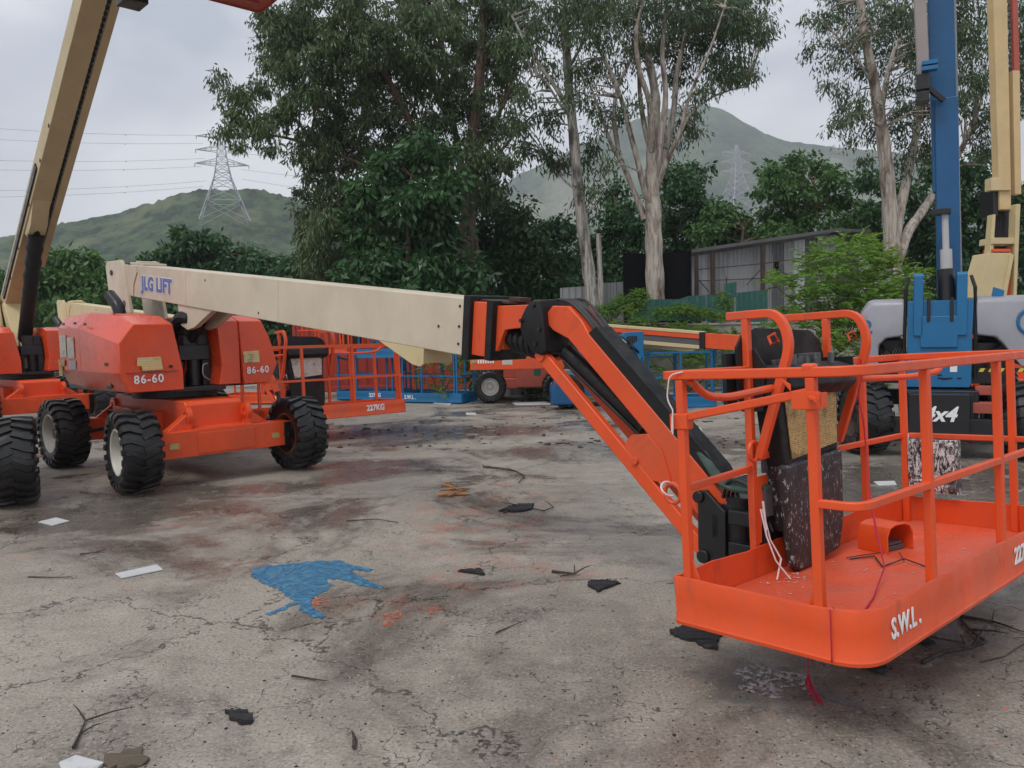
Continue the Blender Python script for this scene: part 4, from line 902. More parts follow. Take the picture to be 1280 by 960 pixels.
# --- leaning pale trunk, left of it
tree('eucalyptus_tree','slender leaning eucalyptus with a patchy pale trunk above the grey corrugated fence','tree',(744,400),24.1,[
 ([(746,412),(742,390),(736,340),(728,280),(722,230),(717,170),(712,120),(708,60),(702,-20)],.215,.11),
 ([(751,395),(750,340),(748,292)],.10,.07),
 ([(712,140),(695,110),(672,78),(655,50),(640,20)],.08,.03,1),
 ([(716,150),(700,130),(680,100),(665,95)],.05,.02,-1),
 ([(724,240),(705,225),(690,205)],.05,.015,1),([(708,90),(730,50),(745,0)],.06,.02,-1)],
 [(700,30,34,30),(668,60,26,24),(672,20,30,26),(735,20,24,24),(690,90,22,16),(655,120,24,18),(640,150,18,16),(665,165,26,18),(690,150,18,20),(680,190,24,16),(700,205,18,18),(740,190,16,26),(748,235,13,16),(728,260,12,16),(655,185,14,14),(740,130,14,14),(715,-5,40,22),(735,95,12,14)],
 l_euc2,b_grey,cr=dict(EU,nsub=30),tw=120,depth=1.5)
# --- the huge eucalyptus mass on the left
tree('eucalyptus_tree','huge dense eucalyptus with brown trunks filling the sky left of the middle','tree',(585,400),27,[
 ([(588,420),(586,380),(582,320),(585,260),(590,180),(600,90),(606,-20)],.36,.12),
 ([(596,400),(594,330),(588,270),(575,200),(560,110),(545,0)],.20,.07,1),
 ([(570,400),(560,330),(545,260),(520,170),(480,90),(440,20)],.22,.06,-1),
 ([(545,280),(500,230),(440,180),(390,130),(350,90)],.13,.03,.8),
 ([(520,250),(460,210),(400,185),(345,170),(300,172)],.09,.02,-1),
 ([(590,200),(620,150),(640,100),(650,40)],.10,.03,.8),([(590,230),(625,190),(650,160),(670,140)],.08,.02,-.5),
 ([(560,150),(540,90),(560,30),(570,-20)],.1,.04,.5)],
 [(345,20,34,26),(375,40,36,30),(340,75,28,16),(318,110,20,16),(296,125,16,14),(284,118,12,10),(300,155,24,14),(282,165,12,9),(325,160,24,16),(355,140,26,22),(298,182,10,8),(335,185,9,9),
  (400,70,40,36),(380,110,36,36),(410,150,38,34),(390,185,28,24),(440,110,44,44),(430,190,36,36),(400,225,24,26),(392,260,24,22),(380,285,14,14),(410,290,26,30),(375,240,12,12),(385,310,20,24),(430,250,34,34),(425,310,26,36),
  (450,40,44,40),(490,70,46,44),(480,140,44,46),(500,200,40,36),(530,40,44,40),(540,110,44,46),(545,180,40,40),(580,60,38,42),(590,130,34,46),(600,200,28,34),(620,40,34,36),(630,100,26,34),(640,60,26,30),(625,160,24,26),(560,230,34,30),(520,10,44,28),(420,5,44,24),(600,0,44,24),(640,10,34,24),(610,240,22,22),(470,300,34,40),(350,50,20,30),(276,100,10,8),(400,330,20,26),(430,350,26,20),(395,30,26,20),(630,200,18,14)],
 l_euc,b_brown,cr=dict(EU,nsub=40,nleaf=64,ll=.21,lw=.055,subr=.38,droop=.7),tw=160,depth=2.2)
# --- broad-leaved dark trees at its foot
def bush(label,blobs,Y,mat,cat='tree',name='broadleaf_tree',group='dark leafy trees behind the yard',cr=None,stem=True,base=None):
    x=sum(q[0] for q in blobs)/len(blobs); yb=base or 420
    crd=dict(nsub=40,nleaf=48,subr=.42,ll=.22,lw=.11,droop=.45); crd.update(cr or {})
    lim=[([(x,yb),(x-3,yb-50),(x+4,min(q[1] for q in blobs)+25)],.16,.05)] if stem else []
    return tree(name,label,cat,(x,yb),Y,lim,blobs,mat,b_brown,group,crd,tw=30,depth=.8)
bush('dark broad-leaved tree with drooping leaves in front of the huge eucalyptus',[(500,210,40,26),(540,195,30,24),(470,240,34,28),(520,250,40,34),(560,235,26,28),(455,280,32,30),(500,300,42,36),(550,290,34,36),(470,335,36,32),(520,350,44,34),(570,345,34,36),(445,355,26,24),(560,390,30,26),(490,395,40,26)],24,l_dark,cr=dict(ll=.26,lw=.12))
bush('dark tree between the huge eucalyptus and the leaning trunk',[(610,250,26,22),(640,270,28,22),(600,290,30,30),(640,310,34,30),(610,340,36,32),(665,300,26,26),(660,345,34,30),(700,290,26,22),(705,330,30,30),(690,370,32,28),(640,385,36,28),(600,385,30,26),(720,365,22,26)],29,l_dark)
bush('dark tree standing between the two pale eucalyptus trunks',[(760,300,26,22),(770,340,28,26),(745,320,20,22),(780,270,24,20),(795,300,22,26),(770,240,18,16),(755,365,22,20)],31,l_dark)
bush('rounded dark tree behind the right side of the thick pale trunk',[(850,240,30,26),(870,215,18,16),(840,280,32,26),(880,270,26,24),(905,285,22,18),(860,310,36,20),(900,305,28,16),(838,215,14,12)],33,l_dark)
bush('bright leafy shrub top above the shed roof',[(905,262,20,12),(925,282,24,14),(945,290,20,12),(890,290,20,12),(960,300,18,10)],31,l_mid,cr=dict(ll=.22,lw=.1))
bush('round-headed tree with open crown to the right of the far pylon',[(965,215,20,16),(990,208,24,16),(1020,212,22,16),(1045,225,20,16),(960,240,18,18),(1000,240,30,22),(1040,250,26,22),(965,270,20,16),(1010,275,34,20),(1065,265,20,22),(1050,285,26,16),(975,290,24,12),(1085,290,20,18)],32,l_mid,cr=dict(nsub=26,ll=.24,lw=.12))
bush('dark tree behind the pale trunk at right',[(1090,230,18,20),(1095,265,22,22),(1140,250,24,26),(1150,290,26,24),(1130,320,26,22),(1170,320,24,30),(1160,220,20,20),(1100,310,20,20),(1170,270,20,22)],30,l_dark)
bush('dark tree between the blue mast and the cream mast',[(1215,215,24,20),(1245,230,24,22),(1200,250,24,26),(1225,270,28,26),(1205,310,26,28),(1240,310,24,28),(1215,350,30,24),(1270,250,22,30),(1275,310,24,32),(1270,360,24,24),(1180,350,20,20)],28,l_dark)
bush('dark leafy tree past the right edge of the picture',[(1330,260,34,34),(1370,300,40,34),(1320,330,34,34),(1400,350,40,30),(1350,370,36,26),(1450,320,40,40)],28,l_dark)
bush('wide green tree on the far left beside the raised cream boom',[(60,330,24,16),(95,325,22,16),(40,345,24,18),(75,355,34,20),(115,350,24,20),(20,355,24,18),(50,380,34,20),(100,385,34,20),(130,370,22,22),(10,385,24,20),(140,345,14,14),(150,385,22,20),(-15,370,24,30)],34,l_mid,cr=dict(ll=.30,lw=.14),base=425)
bush('dark leafy tree behind the cream boom, in front of the near pylon hill',[(215,320,26,14),(240,300,22,14),(260,312,26,16),(300,318,28,14),(330,330,26,16),(190,335,26,14),(235,340,40,18),(290,345,40,18),(345,350,34,20),(180,350,24,14),(225,290,12,8),(365,335,16,16)],38,l_dark,cr=dict(ll=.3,lw=.15),base=420)
bush('low dark tree joining the huge eucalyptus on its left side',[(370,340,24,20),(395,355,26,20),(350,370,30,18),(400,385,34,22),(440,390,30,22)],30,l_dark,base=420)
# --- right eucalyptus
tree('eucalyptus_tree','eucalyptus at right whose pale trunk divides low, behind the shed and ferny tree','tree',(1115,330),24,[
 ([(1118,345),(1115,310),(1112,260),(1108,210),(1102,160),(1094,110),(1084,60),(1075,0),(1070,-40)],.265,.09),
 ([(1120,330),(1135,290),(1150,268),(1165,245),(1185,215),(1205,180),(1225,130)],.17,.06,1.5),
 ([(1118,300),(1126,260),(1136,210),(1148,150),(1150,90),(1148,20)],.16,.06,1),
 ([(1094,110),(1075,80),(1060,60),(1040,40)],.05,.015,-.5),([(1100,150),(1110,90),(1125,40),(1135,-10)],.09,.04,.5),
 ([(1205,180),(1230,150),(1265,130),(1290,110)],.05,.02,.5),([(1190,210),(1215,205),(1250,210)],.04,.015,.5)],
 [(1040,15,26,18),(1015,25,12,10),(1020,60,16,12),(1060,45,24,22),(1040,75,16,12),(1085,30,30,26),(1120,20,34,26),(1110,70,26,26),(1140,100,26,30),(1070,90,18,16),(1050,120,14,18),(1056,150,18,16),(1045,160,10,9),(1075,130,18,16),(1090,165,14,18),(1130,150,22,26),(1150,190,20,26),(1160,140,18,30),(1070,175,14,10),(1150,50,26,34),(1185,60,34,40),(1215,40,34,34),(1215,100,30,34),(1230,150,24,22),(1225,185,20,14),(1265,60,26,40),(1270,130,24,26),(1260,10,34,28),(1200,0,34,26),(1060,0,34,18),(1130,205,16,20),(1080,205,9,12),(1285,90,20,36),(1250,185,14,14),(1195,120,20,26),(1035,110,7,8)],
 l_euc2,b_pale,cr=dict(EU,nsub=50,subr=.36,ll=.155,lw=.042),tw=220,depth=1.8)
# --- ferny bright tree in front of the shed
def ferns(name,label,cat,blobs,Y,mat,group,n=26,L=.55,bm=None,base=None,depth=.7):
    x=sum(q[0] for q in blobs)/len(blobs); p=W(x,base or 440,Y); root=empty(name,(p.x,Y,max(0,p.z)),0,label,cat,group); inv=Matrix.Translation(-root.location)
    bl=blobs_px(blobs,Y,depth); C=[];D=[];LN=[]
    mb=MB(); o0=V((p.x,Y,max(0,p.z)))
    for c,r in bl:
        m=max(4,int(n*(r[0]*r[2])/.25)); u=rng.normal(size=(m,3)); u/=np.linalg.norm(u,axis=1)[:,None]; u*=rng.random((m,1))**.4
        mb.tube([o0,o0.lerp(V(c),.5)+V((0,0,.15)),V(c)],[.02,.012,.006],5,up=V((0,1,.01)))
        for q in u:
            s=np.array(c)+q*np.array(r)*.85; d=q*np.array([1,1,.4])+np.array([0,-.2,.25]); d/=np.linalg.norm(d)
            side=np.cross(d,[0,0,1.]); side/=np.linalg.norm(side)+1e-6; ll=L*rng.uniform(.6,1.1)
            t=np.linspace(.08,1,9)
            for sgn in (-1,1):
                pos=s+d*ll*t[:,None]-np.array([0,0,1.])*(ll*.45*t[:,None]**2); C.append(pos); dd=side*sgn*.9+d*.45+rng.normal(size=(9,3))*.12-np.array([0,0,.12]); D.append(dd/np.linalg.norm(dd,axis=1)[:,None]); LN.append(.30*ll*(1.05-t*.75))
    C=np.concatenate(C);D=np.concatenate(D);LN=np.concatenate(LN)
    o=leaf_mesh('foliage',mat,C,D,LN,LN*.42,root); o.data.transform(inv); s=mb.obj('stem',bm or b_brown,root); s.data.transform(inv); return root
ferns('fern_leaved_tree','bright green ferny tree between the shed and the grey boom lift','tree',[(1070,305,26,14),(1045,320,28,18),(1090,325,28,18),(1020,330,22,16),(1065,345,36,22),(1110,345,30,18),(1010,355,20,16),(1040,370,34,22),(1085,375,36,24),(1125,365,24,16),(980,352,18,10),(960,350,12,7),(1005,385,26,18),(1060,405,34,24),(1100,410,26,24),(1030,415,28,22),(985,400,20,14),(1140,345,16,10)],18.5,l_fern,'green undergrowth in front of the sheds',n=80)
for lab,bl,Y in (('long weed bank along the foot of the retaining wall',[(740,410,20,14),(770,415,24,14),(800,410,20,14),(745,440,24,16),(785,438,24,16),(850,415,26,12),(880,418,22,12),(870,436,22,12),(915,425,16,14)],21.6),
  ('weedy bush at the foot of the green fence, left half',[(735,388,12,8),(755,390,16,9),(790,388,20,8),(775,380,14,10),(800,372,12,12),(720,400,12,8)],22.6),
  ('weedy bush growing over the retaining wall below the green sheets',[(830,392,20,8),(855,388,18,9),(880,394,18,7),(905,378,9,14),(900,398,10,6)],22.4),
  ('creeping weeds hanging down the wall behind the blue basket',[(840,440,26,14),(880,450,26,16),(905,435,20,18),(860,465,26,14),(900,470,22,18),(925,450,18,22),(830,470,18,16),(800,450,16,16),(815,425,18,10)],20.5),
  ('dense weeds behind the control console of the big basket',[(955,420,22,18),(980,440,24,22),(950,460,22,22),(1005,450,22,22),(930,480,20,12),(1040,455,24,26),(1075,440,18,30),(1060,480,26,18),(1100,490,18,16),(1000,480,20,16)],19.5),
  ('vine tangled in the blue basket on the ground',[(560,455,12,12),(572,470,9,16),(545,478,8,14),(530,460,7,10),(578,448,9,9),(552,492,7,8),(524,475,5,8)],18.9),
  ('small green weed by the small white wheel',[(702,503,8,4),(694,497,5,4),(712,508,8,3)],18.0)):
    ferns('weed_bush' if 'bush' in lab else 'weed_clump',lab,'weeds',bl,Y,l_weed,'green undergrowth in front of the sheds',n=600 if Y>21 else 190,L=.26,base=500 if 'vine' in lab or 'small' in lab or Y<21 else 405,depth=.4)
bush('dark shrubs behind the small white-wheeled lift',[(600,470,20,18),(640,455,24,16),(680,460,24,18),(720,465,24,22),(760,470,24,22),(790,480,16,18),(660,485,24,14),(700,488,20,12),(745,492,20,14),(590,450,14,12)],20.9,l_dark,'shrub','shrub_clump','green undergrowth in front of the sheds',stem=True,base=500)
# dense far hedge that closes the view at ground level
bl=[]
for px in range(-60,1400,34):
    y=392 if px<700 else 385; bl.append((px,y+rng.uniform(-6,6),30,24)); bl.append((px+15,y+25,30,22))
c_,k_=crown('far_wood',l_dark,blobs_px(bl,44,1.5),None,nsub=16,nleaf=30,subr=.8,ll=.5,lw=.28,droop=.4); tag(c_,kind='stuff'); c_['label']='dark belt of far trees closing the view behind the yard'; c_['category']='wood'
# ================================================================ hills
def terrain(name,ridge,Y,depth,step,amp,cell,mat):
    xs=[W(px,py,Y).x for px,py in ridge]; zs=[W(px,py,Y).z for px,py in ridge]
    nx=int((xs[-1]-xs[0])/step); ny=int(2*depth/step); X=np.linspace(xs[0],xs[-1],nx); Yv=np.linspace(-1,1,ny)
    Z=np.interp(X,xs,zs); ker=np.hanning(9); ker/=ker.sum(); Z=np.convolve(np.pad(Z,4,'edge'),ker,'valid')
    gx,gy=np.meshgrid(X,Yv); t=np.clip(1-np.abs(gy),0,1); prof=t**1.15
    h=np.zeros_like(gx)
    for f,a in ((.006,1.),(.013,.5),(.03,.25)):
        ph=rng.uniform(0,6,4); h+=a*(np.sin(gx*f*6+ph[0]+2*np.sin(gy*3+ph[1]))*np.cos(gy*depth*f*6+ph[2]))
    Zg=Z[None,:]*prof*(1+.04*h*(1-t)*4*t)+0
    # bumpy canopy
    m=rng.random(gx.shape)**2; m=(m+np.roll(m,1,0)+np.roll(m,1,1)+np.roll(m,-1,0)+np.roll(m,-1,1))/2.2; Zg+= amp*m*np.minimum(1,prof*5)*(.5+rng.random((ny,1))*.0+.5*np.abs(np.sin(gx*.05+gy*5)))
    vs=np.stack([gx,Y+gy*depth,Zg-1],-1).reshape(-1,3); me=bpy.data.meshes.new(name); idx=np.arange(nx*ny).reshape(ny,nx)
    F=np.stack([idx[:-1,:-1],idx[:-1,1:],idx[1:,1:],idx[1:,:-1]],-1).reshape(-1,4)
    me.vertices.add(len(vs)); me.vertices.foreach_set('co',vs.ravel().astype(np.float32)); me.loops.add(F.size); me.loops.foreach_set('vertex_index',F.ravel().astype(np.int32)); me.polygons.add(len(F)); me.polygons.foreach_set('loop_start',np.arange(0,F.size,4,dtype=np.int32)); me.update(calc_edges=True)
    me.polygons.foreach_set('use_smooth',[True]*len(F)); me.materials.append(mat); o=bpy.data.objects.new(name,me); COL.objects.link(o); o['kind']='structure'; return o
def hillmat(name,a,b,c,s):
    t=NT(name); col=t.mix(t.ramp(t.noise(s,6,.7),.38,.62),a,b); col=t.mix(t.ramp(t.noise(s*.18,5,.6),.5,.64),col,c); return t.out(col,.9,t.bump(t.noise(s*2,5,.7),.8,1.2/s*.2))
m_hill=hillmat('wooded_hill',(.006,.022,.008),(.05,.10,.035),(.11,.13,.06),.13)
m_mtn=hillmat('grassy_mountain',(.022,.05,.026),(.075,.12,.055),(.22,.23,.17),.03)
terrain('hill',[(-420,330),(-200,318),(0,300),(60,286),(110,274),(160,262),(200,252),(240,240),(280,236),(310,235),(345,242),(380,252),(430,268),(520,300),(640,340),(800,390)],380,130,1.5,2.0,6,m_hill)
terrain('mountain',[(480,330),(560,290),(620,240),(645,220),(700,195),(760,165),(810,145),(850,132),(880,130),(905,138),(940,158),(975,176),(1010,180),(1060,186),(1120,190),(1200,215),(1300,235),(1500,300),(1700,360)],1000,330,4,2.2,12,m_mtn)
# ================================================================ pylons and power lines
m_pyl=paint('galvanised_lattice',(.38,.40,.43),.5,.1,scale=.02)
def pylon(px,ytop,ybase,Y,label,s=1.0):
    b0=W(px,ybase,Y); t0=W(px,ytop,Y); H=t0.z-b0.z; root=empty('pylon',(b0.x,Y,b0.z),R(20),label,'pylon','electricity pylons on the hills')
    b=MB(); r=.16*Y/415*1.15
    def wid(h): return (.30*(1-h)**1.0+.055 if h<.5 else .205*(1-(h-.5)*1.7)+0.0)*H*.5 if h<.5 else max(.02,.10-(h-.5)*.13)*H*.5*2
    lv=[0,.22,.36,.46,.54,.62,.70,.78,.86,.93,1.0]
    def wd(h): return H*np.interp(h,[0,.45,.6,1],[.25,.09,.06,.012])
    def corner(h,k): w=wd(h); return V(((-1,1,1,-1)[k]*w,(-1,-1,1,1)[k]*w,h*H))
    for i in range(len(lv)-1):
        for k in range(4):
            b.tube([corner(lv[i],k),corner(lv[i+1],k)],r*1.25,4,up=V((.3,1,0)))
            b.tube([corner(lv[i],k),corner(lv[i+1],(k+1)%4)],r*.75,4,up=V((.3,1,0))); b.tube([corner(lv[i],(k+1)%4),corner(lv[i+1],k)],r*.75,4,up=V((.3,1,0)))
            b.tube([corner(lv[i+1],k),corner(lv[i+1],(k+1)%4)],r*.75,4,up=V((.3,1,.2)))
    b.obj('tower',m_pyl,root)
    for h in (.60,.74,.88):
        for s_ in (-1,1):
            q=MB(); tip=V((s_*.27*H*(1.2-h*.35),0,h*H+.01*H)); w=wd(h)
            for yy in (-1,1):
                q.tube([V((s_*w,yy*w,h*H)),tip],r,4,up=V((0,1,.1))); q.tube([V((s_*w,yy*w,(h+.055)*H)),tip],r,4,up=V((0,1,.1)))
                for f in (.3,.6): q.tube([V((s_*w,yy*w,h*H)).lerp(tip,f),V((s_*w,yy*w,(h+.055)*H)).lerp(tip,f*.8)],r*.6,4,up=V((0,1,.1)))
            q.tube([tip,tip-V((0,0,.035*H))],r*1.3,5,up=V((0,1,.1))); q.obj('cross_arm',m_pyl,root)
    return root
pylon(281,158,279,330,'steel lattice pylon standing in front of the left hill')
pylon(921,182,268,640,'small distant lattice pylon in front of the misty mountain')
m_wire=paint('power_wire',(.20,.21,.24),.6,.1)
for i,(ya,xb,yb) in enumerate(((162,255,169),(176,254,179),(203,256,198),(215,252,208),(242,258,226),(250,254,233))):
    a=W(-60,ya-5+ (yb-ya)*-.1,300); c=W(xb,yb,330); mid=a.lerp(c,.5)-V((0,0,2.2)); pts=[a.lerp(mid,t).lerp(mid.lerp(c,t),t) for t in [k/12 for k in range(13)]]
    b=MB(); b.tube(pts,.055,4,up=V((0,0,1)))
    for t in (5,8): p=pts[t]; b.box((p.x-.12,p.y-.1,p.z-.45),(p.x+.12,p.y+.1,p.z-.05))
    tag(b.obj('power_line',m_wire),'thin power line sagging left from the near pylon','power line','power lines strung from the near pylon')
for i,(xa,ya,xb,yb) in enumerate(((300,192,420,197),(300,176,420,184),(302,212,420,222),(302,224,420,238))):
    a=W(xa,ya,330); c=W(xb,yb,345); b=MB(); b.tube([a,a.lerp(c,.5)-V((0,0,.8)),c],.055,4); tag(b.obj('power_line',m_wire),'thin power line running right from the near pylon into the tree','power line','power lines right of the near pylon')
# ================================================================ ground
def ground_mat():
    t=NT('wet_stained_concrete'); co=t.co()
    warp=t.n('ShaderNodeTexNoise',i_Scale=1.3,i_Detail=5.,i_Roughness=.65); t.put(warp.inputs['Vector'],co)
    wv=t.n('ShaderNodeVectorMath',operation='SUBTRACT'); t.put(wv.inputs[0],warp.outputs['Color']); wv.inputs[1].default_value=(.5,.5,.5)
    ws=t.n('ShaderNodeVectorMath',operation='SCALE'); t.put(ws.inputs[0],wv.outputs[0]); ws.inputs['Scale'].default_value=1.3
    wc=t.n('ShaderNodeVectorMath',operation='ADD'); t.put(wc.inputs[0],co); t.put(wc.inputs[1],ws.outputs[0]); wco=wc.outputs[0]
    col=t.mix(t.ramp(t.noise(.35,5,.6),.35,.65),(.31,.275,.228),(.21,.185,.155))
    col=t.mix(t.ramp(t.noise(2.1,6,.72),.45,.72,0,.5),col,(.40,.36,.31))
    col=t.mix(t.ramp(t.noise(1.0,7,.75,dist=.4),.50,.68,0,.68),col,(.095,.08,.066))
    col=t.mix(t.ramp(t.noise(5.5,7,.8),.54,.72,0,.6),col,(.075,.065,.055))
    # streaks
    col=t.mix(t.ramp(t.noise(1.5,6,.7,sc=(.5,2.2,1),dist=.5),.55,.7,0,.35),col,(.15,.13,.11))
    # aggregate
    agg=t.noise(60,3,.75); col=t.mix(t.ramp(agg,.54,.68,0,.6),col,(.50,.46,.40)); col=t.mix(t.ramp(agg,.46,.35,0,.7),col,(.07,.06,.05))
    ag2=t.noise(28,4,.7); col=t.mix(t.ramp(ag2,.58,.68,0,.45),col,(.46,.42,.36)); col=t.mix(t.ramp(ag2,.40,.32,0,.6),col,(.07,.062,.055))
    # reddish and orange overspray
    col=t.mix(t.ramp(t.noise(.55,6,.75,dist=.3),.60,.70,0,.12),col,(.33,.16,.11))
    f=t.math('MULTIPLY',t.ramp(t.noise(3.2,6,.75),.63,.70),t.ramp(t.noise(.4,2,.5),.48,.6)); col=t.mix(t.math('MULTIPLY',f,.8),col,(.60,.12,.05))
    f=t.math('MULTIPLY',t.ramp(t.noise(8,5,.7),.67,.70),t.ramp(t.noise(.6,2,.5,co=wco),.53,.6)); col=t.mix(t.math('MULTIPLY',f,.8),col,(.05,.16,.26))
    f=t.math('MULTIPLY',t.ramp(t.noise(13,6,.75),.62,.65),t.ramp(t.noise(.8,3,.6,co=wco),.52,.62)); col=t.mix(t.math('MULTIPLY',f,.85),col,(.03,.028,.026))
    orn=t.ramp(t.noise(3.6,6,.8),.47,.60)
    for p,rx,ry,cc in ((G(600,640),.9,2.0,(.42,.11,.06)),(G(490,760),.55,.3,(.45,.13,.07)),(G(560,540),1.0,1.0,(.36,.17,.12)),(G(640,720),.7,.5,(.40,.13,.08)),(G(1000,860),.5,.3,(.05,.14,.22)),(G(240,650),.9,.3,(.33,.17,.12))):
        mp=t.n('ShaderNodeVectorMath',operation='SUBTRACT'); t.put(mp.inputs[0],wco); mp.inputs[1].default_value=(p.x,p.y,0)
        m2=t.n('ShaderNodeVectorMath',operation='MULTIPLY'); t.put(m2.inputs[0],mp.outputs[0]); m2.inputs[1].default_value=(1/rx,1/ry,0)
        l=t.n('ShaderNodeVectorMath',operation='LENGTH'); t.put(l.inputs[0],m2.outputs[0]); col=t.mix(t.math('MULTIPLY',t.ramp(l.outputs['Value'],1.2,.3,0,.75),t.math('MULTIPLY',t.ramp(agg if cc[0]<.1 else ag2,.44,.56),orn)),col,cc)
    # cracks
    crs=[]
    for sc,w,m in ((.33,.0060,.36),(1.05,.0085,.46),(3.2,.017,.58)):
        v=t.n('ShaderNodeTexVoronoi',feature='DISTANCE_TO_EDGE',i_Scale=sc); t.put(v.inputs['Vector'],wco)
        c=t.math('MULTIPLY',t.ramp(v.outputs['Distance'],w,w*.25,0,1),t.ramp(t.noise(.5+sc*.3,3,.6),m-.03,m+.05)); crs.append(c)
    cr=t.math('MAXIMUM',t.math('MAXIMUM',crs[0],crs[1]),crs[2]); cr=t.math('MULTIPLY',cr,t.ramp(t.noise(20,3,.7),.35,.5)); col=t.mix(t.math('MULTIPLY',cr,.85),col,(.035,.03,.026))
    # wet areas: named spots plus broad noise
    wet=t.ramp(t.noise(.42,5,.68,dist=.6),.47,.62)
    spots=[(G(470,582),1.1,.55),(G(300,612),1.6,.5),(G(150,640),1.6,.6),(G(60,660),1.4,.5),(G(945,845),.45,.3),(G(1180,600),2.2,1.6),(G(1180,810),.9,.6),(G(560,540),2.6,1.2),(G(900,560),2.5,1.5),(G(250,640),.8,.3)]
    spn=t.ramp(t.noise(2.4,5,.7),.33,.48)
    for p,rx,ry in spots:
        mp=t.n('ShaderNodeVectorMath',operation='SUBTRACT'); t.put(mp.inputs[0],wco); mp.inputs[1].default_value=(p.x,p.y,0)
        m2=t.n('ShaderNodeVectorMath',operation='MULTIPLY'); t.put(m2.inputs[0],mp.outputs[0]); m2.inputs[1].default_value=(1/rx,1/ry,0)
        l=t.n('ShaderNodeVectorMath',operation='LENGTH'); t.put(l.inputs[0],m2.outputs[0]); g=t.ramp(l.outputs['Value'],1.25,.35); wet=t.math('MAXIMUM',wet,t.math('MULTIPLY',g,spn))
    col=t.mix(t.math('MULTIPLY',wet,.80),col,t.mix(1.0,col,(.42,.40,.40),'MULTIPLY'))
    r=t.math('SUBTRACT',t.ramp(t.noise(7,5,.7),.3,.7,.55,.85),t.math('MULTIPLY',wet,t.ramp(t.noise(3,5,.7),.34,.48,.40,.72)),True)
    h=t.math('ADD',t.math('MULTIPLY',agg,.35),t.noise(9,4,.7))
    return t.out(col,r,t.bump(h,.6,.012))
m_ground=ground_mat()
b=MB(); N=1
b.add([(-1150,-250,0),(1150,-250,0),(1150,1350,0),(-1150,1350,0)],[(0,1,2,3)]); g=b.obj('ground',m_ground); g['kind']='structure'
# ================================================================ things lying on the ground
def flat(name,label,cat,px,z,mat,group=None,th=.003,rag=0.,curl=0.):
    pts=[G(x,y) for x,y in px]
    if rag:
        out=[]; n=len(pts)
        for i in range(n):
            a,c=pts[i],pts[(i+1)%n]; m=max(1,int((c-a).length/.02)); nn=V(((c-a).y,-(c-a).x,0)).normalized()
            for k in range(m): out.append(a.lerp(c,k/m)+nn*rng.normal()*rag)
        pts=out
    cen=sum(pts,V())/len(pts); b=MB(); n=len(pts)
    top=[V((p.x,p.y,z+th+(curl*abs(math.sin(i*1.9+px[0][0])) ))) for i,p in enumerate(pts)]; bot=[V((p.x,p.y,z)) for p in pts]
    from mathutils.geometry import tessellate_polygon as tp; tr=[tuple(q) for q in tp([[V((p.x,p.y,0)) for p in pts]])]; b.add(top+bot,tr+[(i,i+n,(i+1)%n+n,(i+1)%n) for i in range(n)])
    o=b.obj(name,mat,smooth=60); o.data.transform(Matrix.Translation(-V((cen.x,cen.y,0)))); o.location=(cen.x,cen.y,0); return tag(o,label,cat,group)
def spillmat(name,c,c2,miss):
    t=NT(name); k=t.mix(t.ramp(t.noise(12,6,.75),.42,.6),c,c2); al=t.ramp(t.noise(26,6,.85),miss+.03,miss); return t.out(k,.4,t.bump(t.noise(60,3),.4,.004),Alpha=al)
m_spill=spillmat('spilled_blue_paint',(.025,.13,.25),(.06,.22,.36),.545); m_spo=spillmat('orange_paint_dab',(.62,.12,.05),(.5,.17,.09),.46); m_spw=spillmat('dried_white_paint',(.55,.55,.56),(.42,.42,.42),.47)
flat('paint_spill','splash of blue paint with fingers running out over the concrete','paint spill',[(312,712),(330,708),(360,705),(395,702),(425,701),(440,707),(466,712),(463,715),(440,713),(445,720),(478,734),(476,737),(452,732),(425,724),(405,725),(413,732),(410,738),(395,745),(388,752),(390,762),(408,771),(404,774),(388,771),(376,762),(374,755),(357,762),(336,770),(332,768),(352,760),(368,752),(360,748),(350,738),(325,728),(316,720)],.002,m_spill,rag=.008)
for lab,pts in (('orange dab of paint touching the blue splash',[(390,749),(405,748),(416,752),(412,758),(395,757),(388,755)]),('larger orange dab of paint right of the blue splash',[(476,769),(500,765),(504,770),(490,782),(480,783),(485,775)]),('small pale orange dab of paint farthest right of the blue splash',[(534,760),(548,759),(550,765),(540,768)])):
    flat('paint_spill',lab,'paint spill',pts,.002,m_spo,rag=.006)
flat('paint_spill','dried white paint and water marks below the near corner of the big basket','paint spill',[(915,840),(945,832),(975,840),(1010,846),(1008,862),(985,858),(975,872),(945,868),(928,862),(930,850)],.002,m_spw,rag=.014)
m_paper=paint('soggy_paper',(.52,.53,.54),.5,.9,(.22,.2,.17),scale=3)
flat('paper_sheet','grey-white paper sheet lying left of the blue paint','paper',[(144,718),(196,707),(204,713),(152,724)],.003,m_paper,curl=.004)
flat('paper_sheet','small white paper near the leftmost tyre','paper',[(47,653),(70,648),(87,652),(65,658)],.003,m_paper,curl=.004)
flat('paper_sheet','crumpled white paper cut by the bottom edge of the picture','paper',[(74,958),(95,947),(130,957),(118,968),(80,970)],.003,m_paper,curl=.012)
flat('paper_sheet','wet paper on the ground behind the rails of the big basket','paper',[(1092,603),(1118,602),(1121,607),(1098,608)],.003,m_paper,curl=.006)
flat('paper_sheet','white paper on the ground between the two sloping jib arms and the boom stack','paper',[(582,516),(594,516),(596,519),(583,519)],.003,m_paper)
flat('paper_sheet','long white plastic strip by the small lift wheels','paper',[(640,504),(690,502),(688,506),(645,507)],.003,m_paper,curl=.01)
flat('paper_sheet','white sheet under the blue basket on the ground','paper',[(545,500),(566,502),(563,507),(542,505)],.003,m_paper,curl=.02)
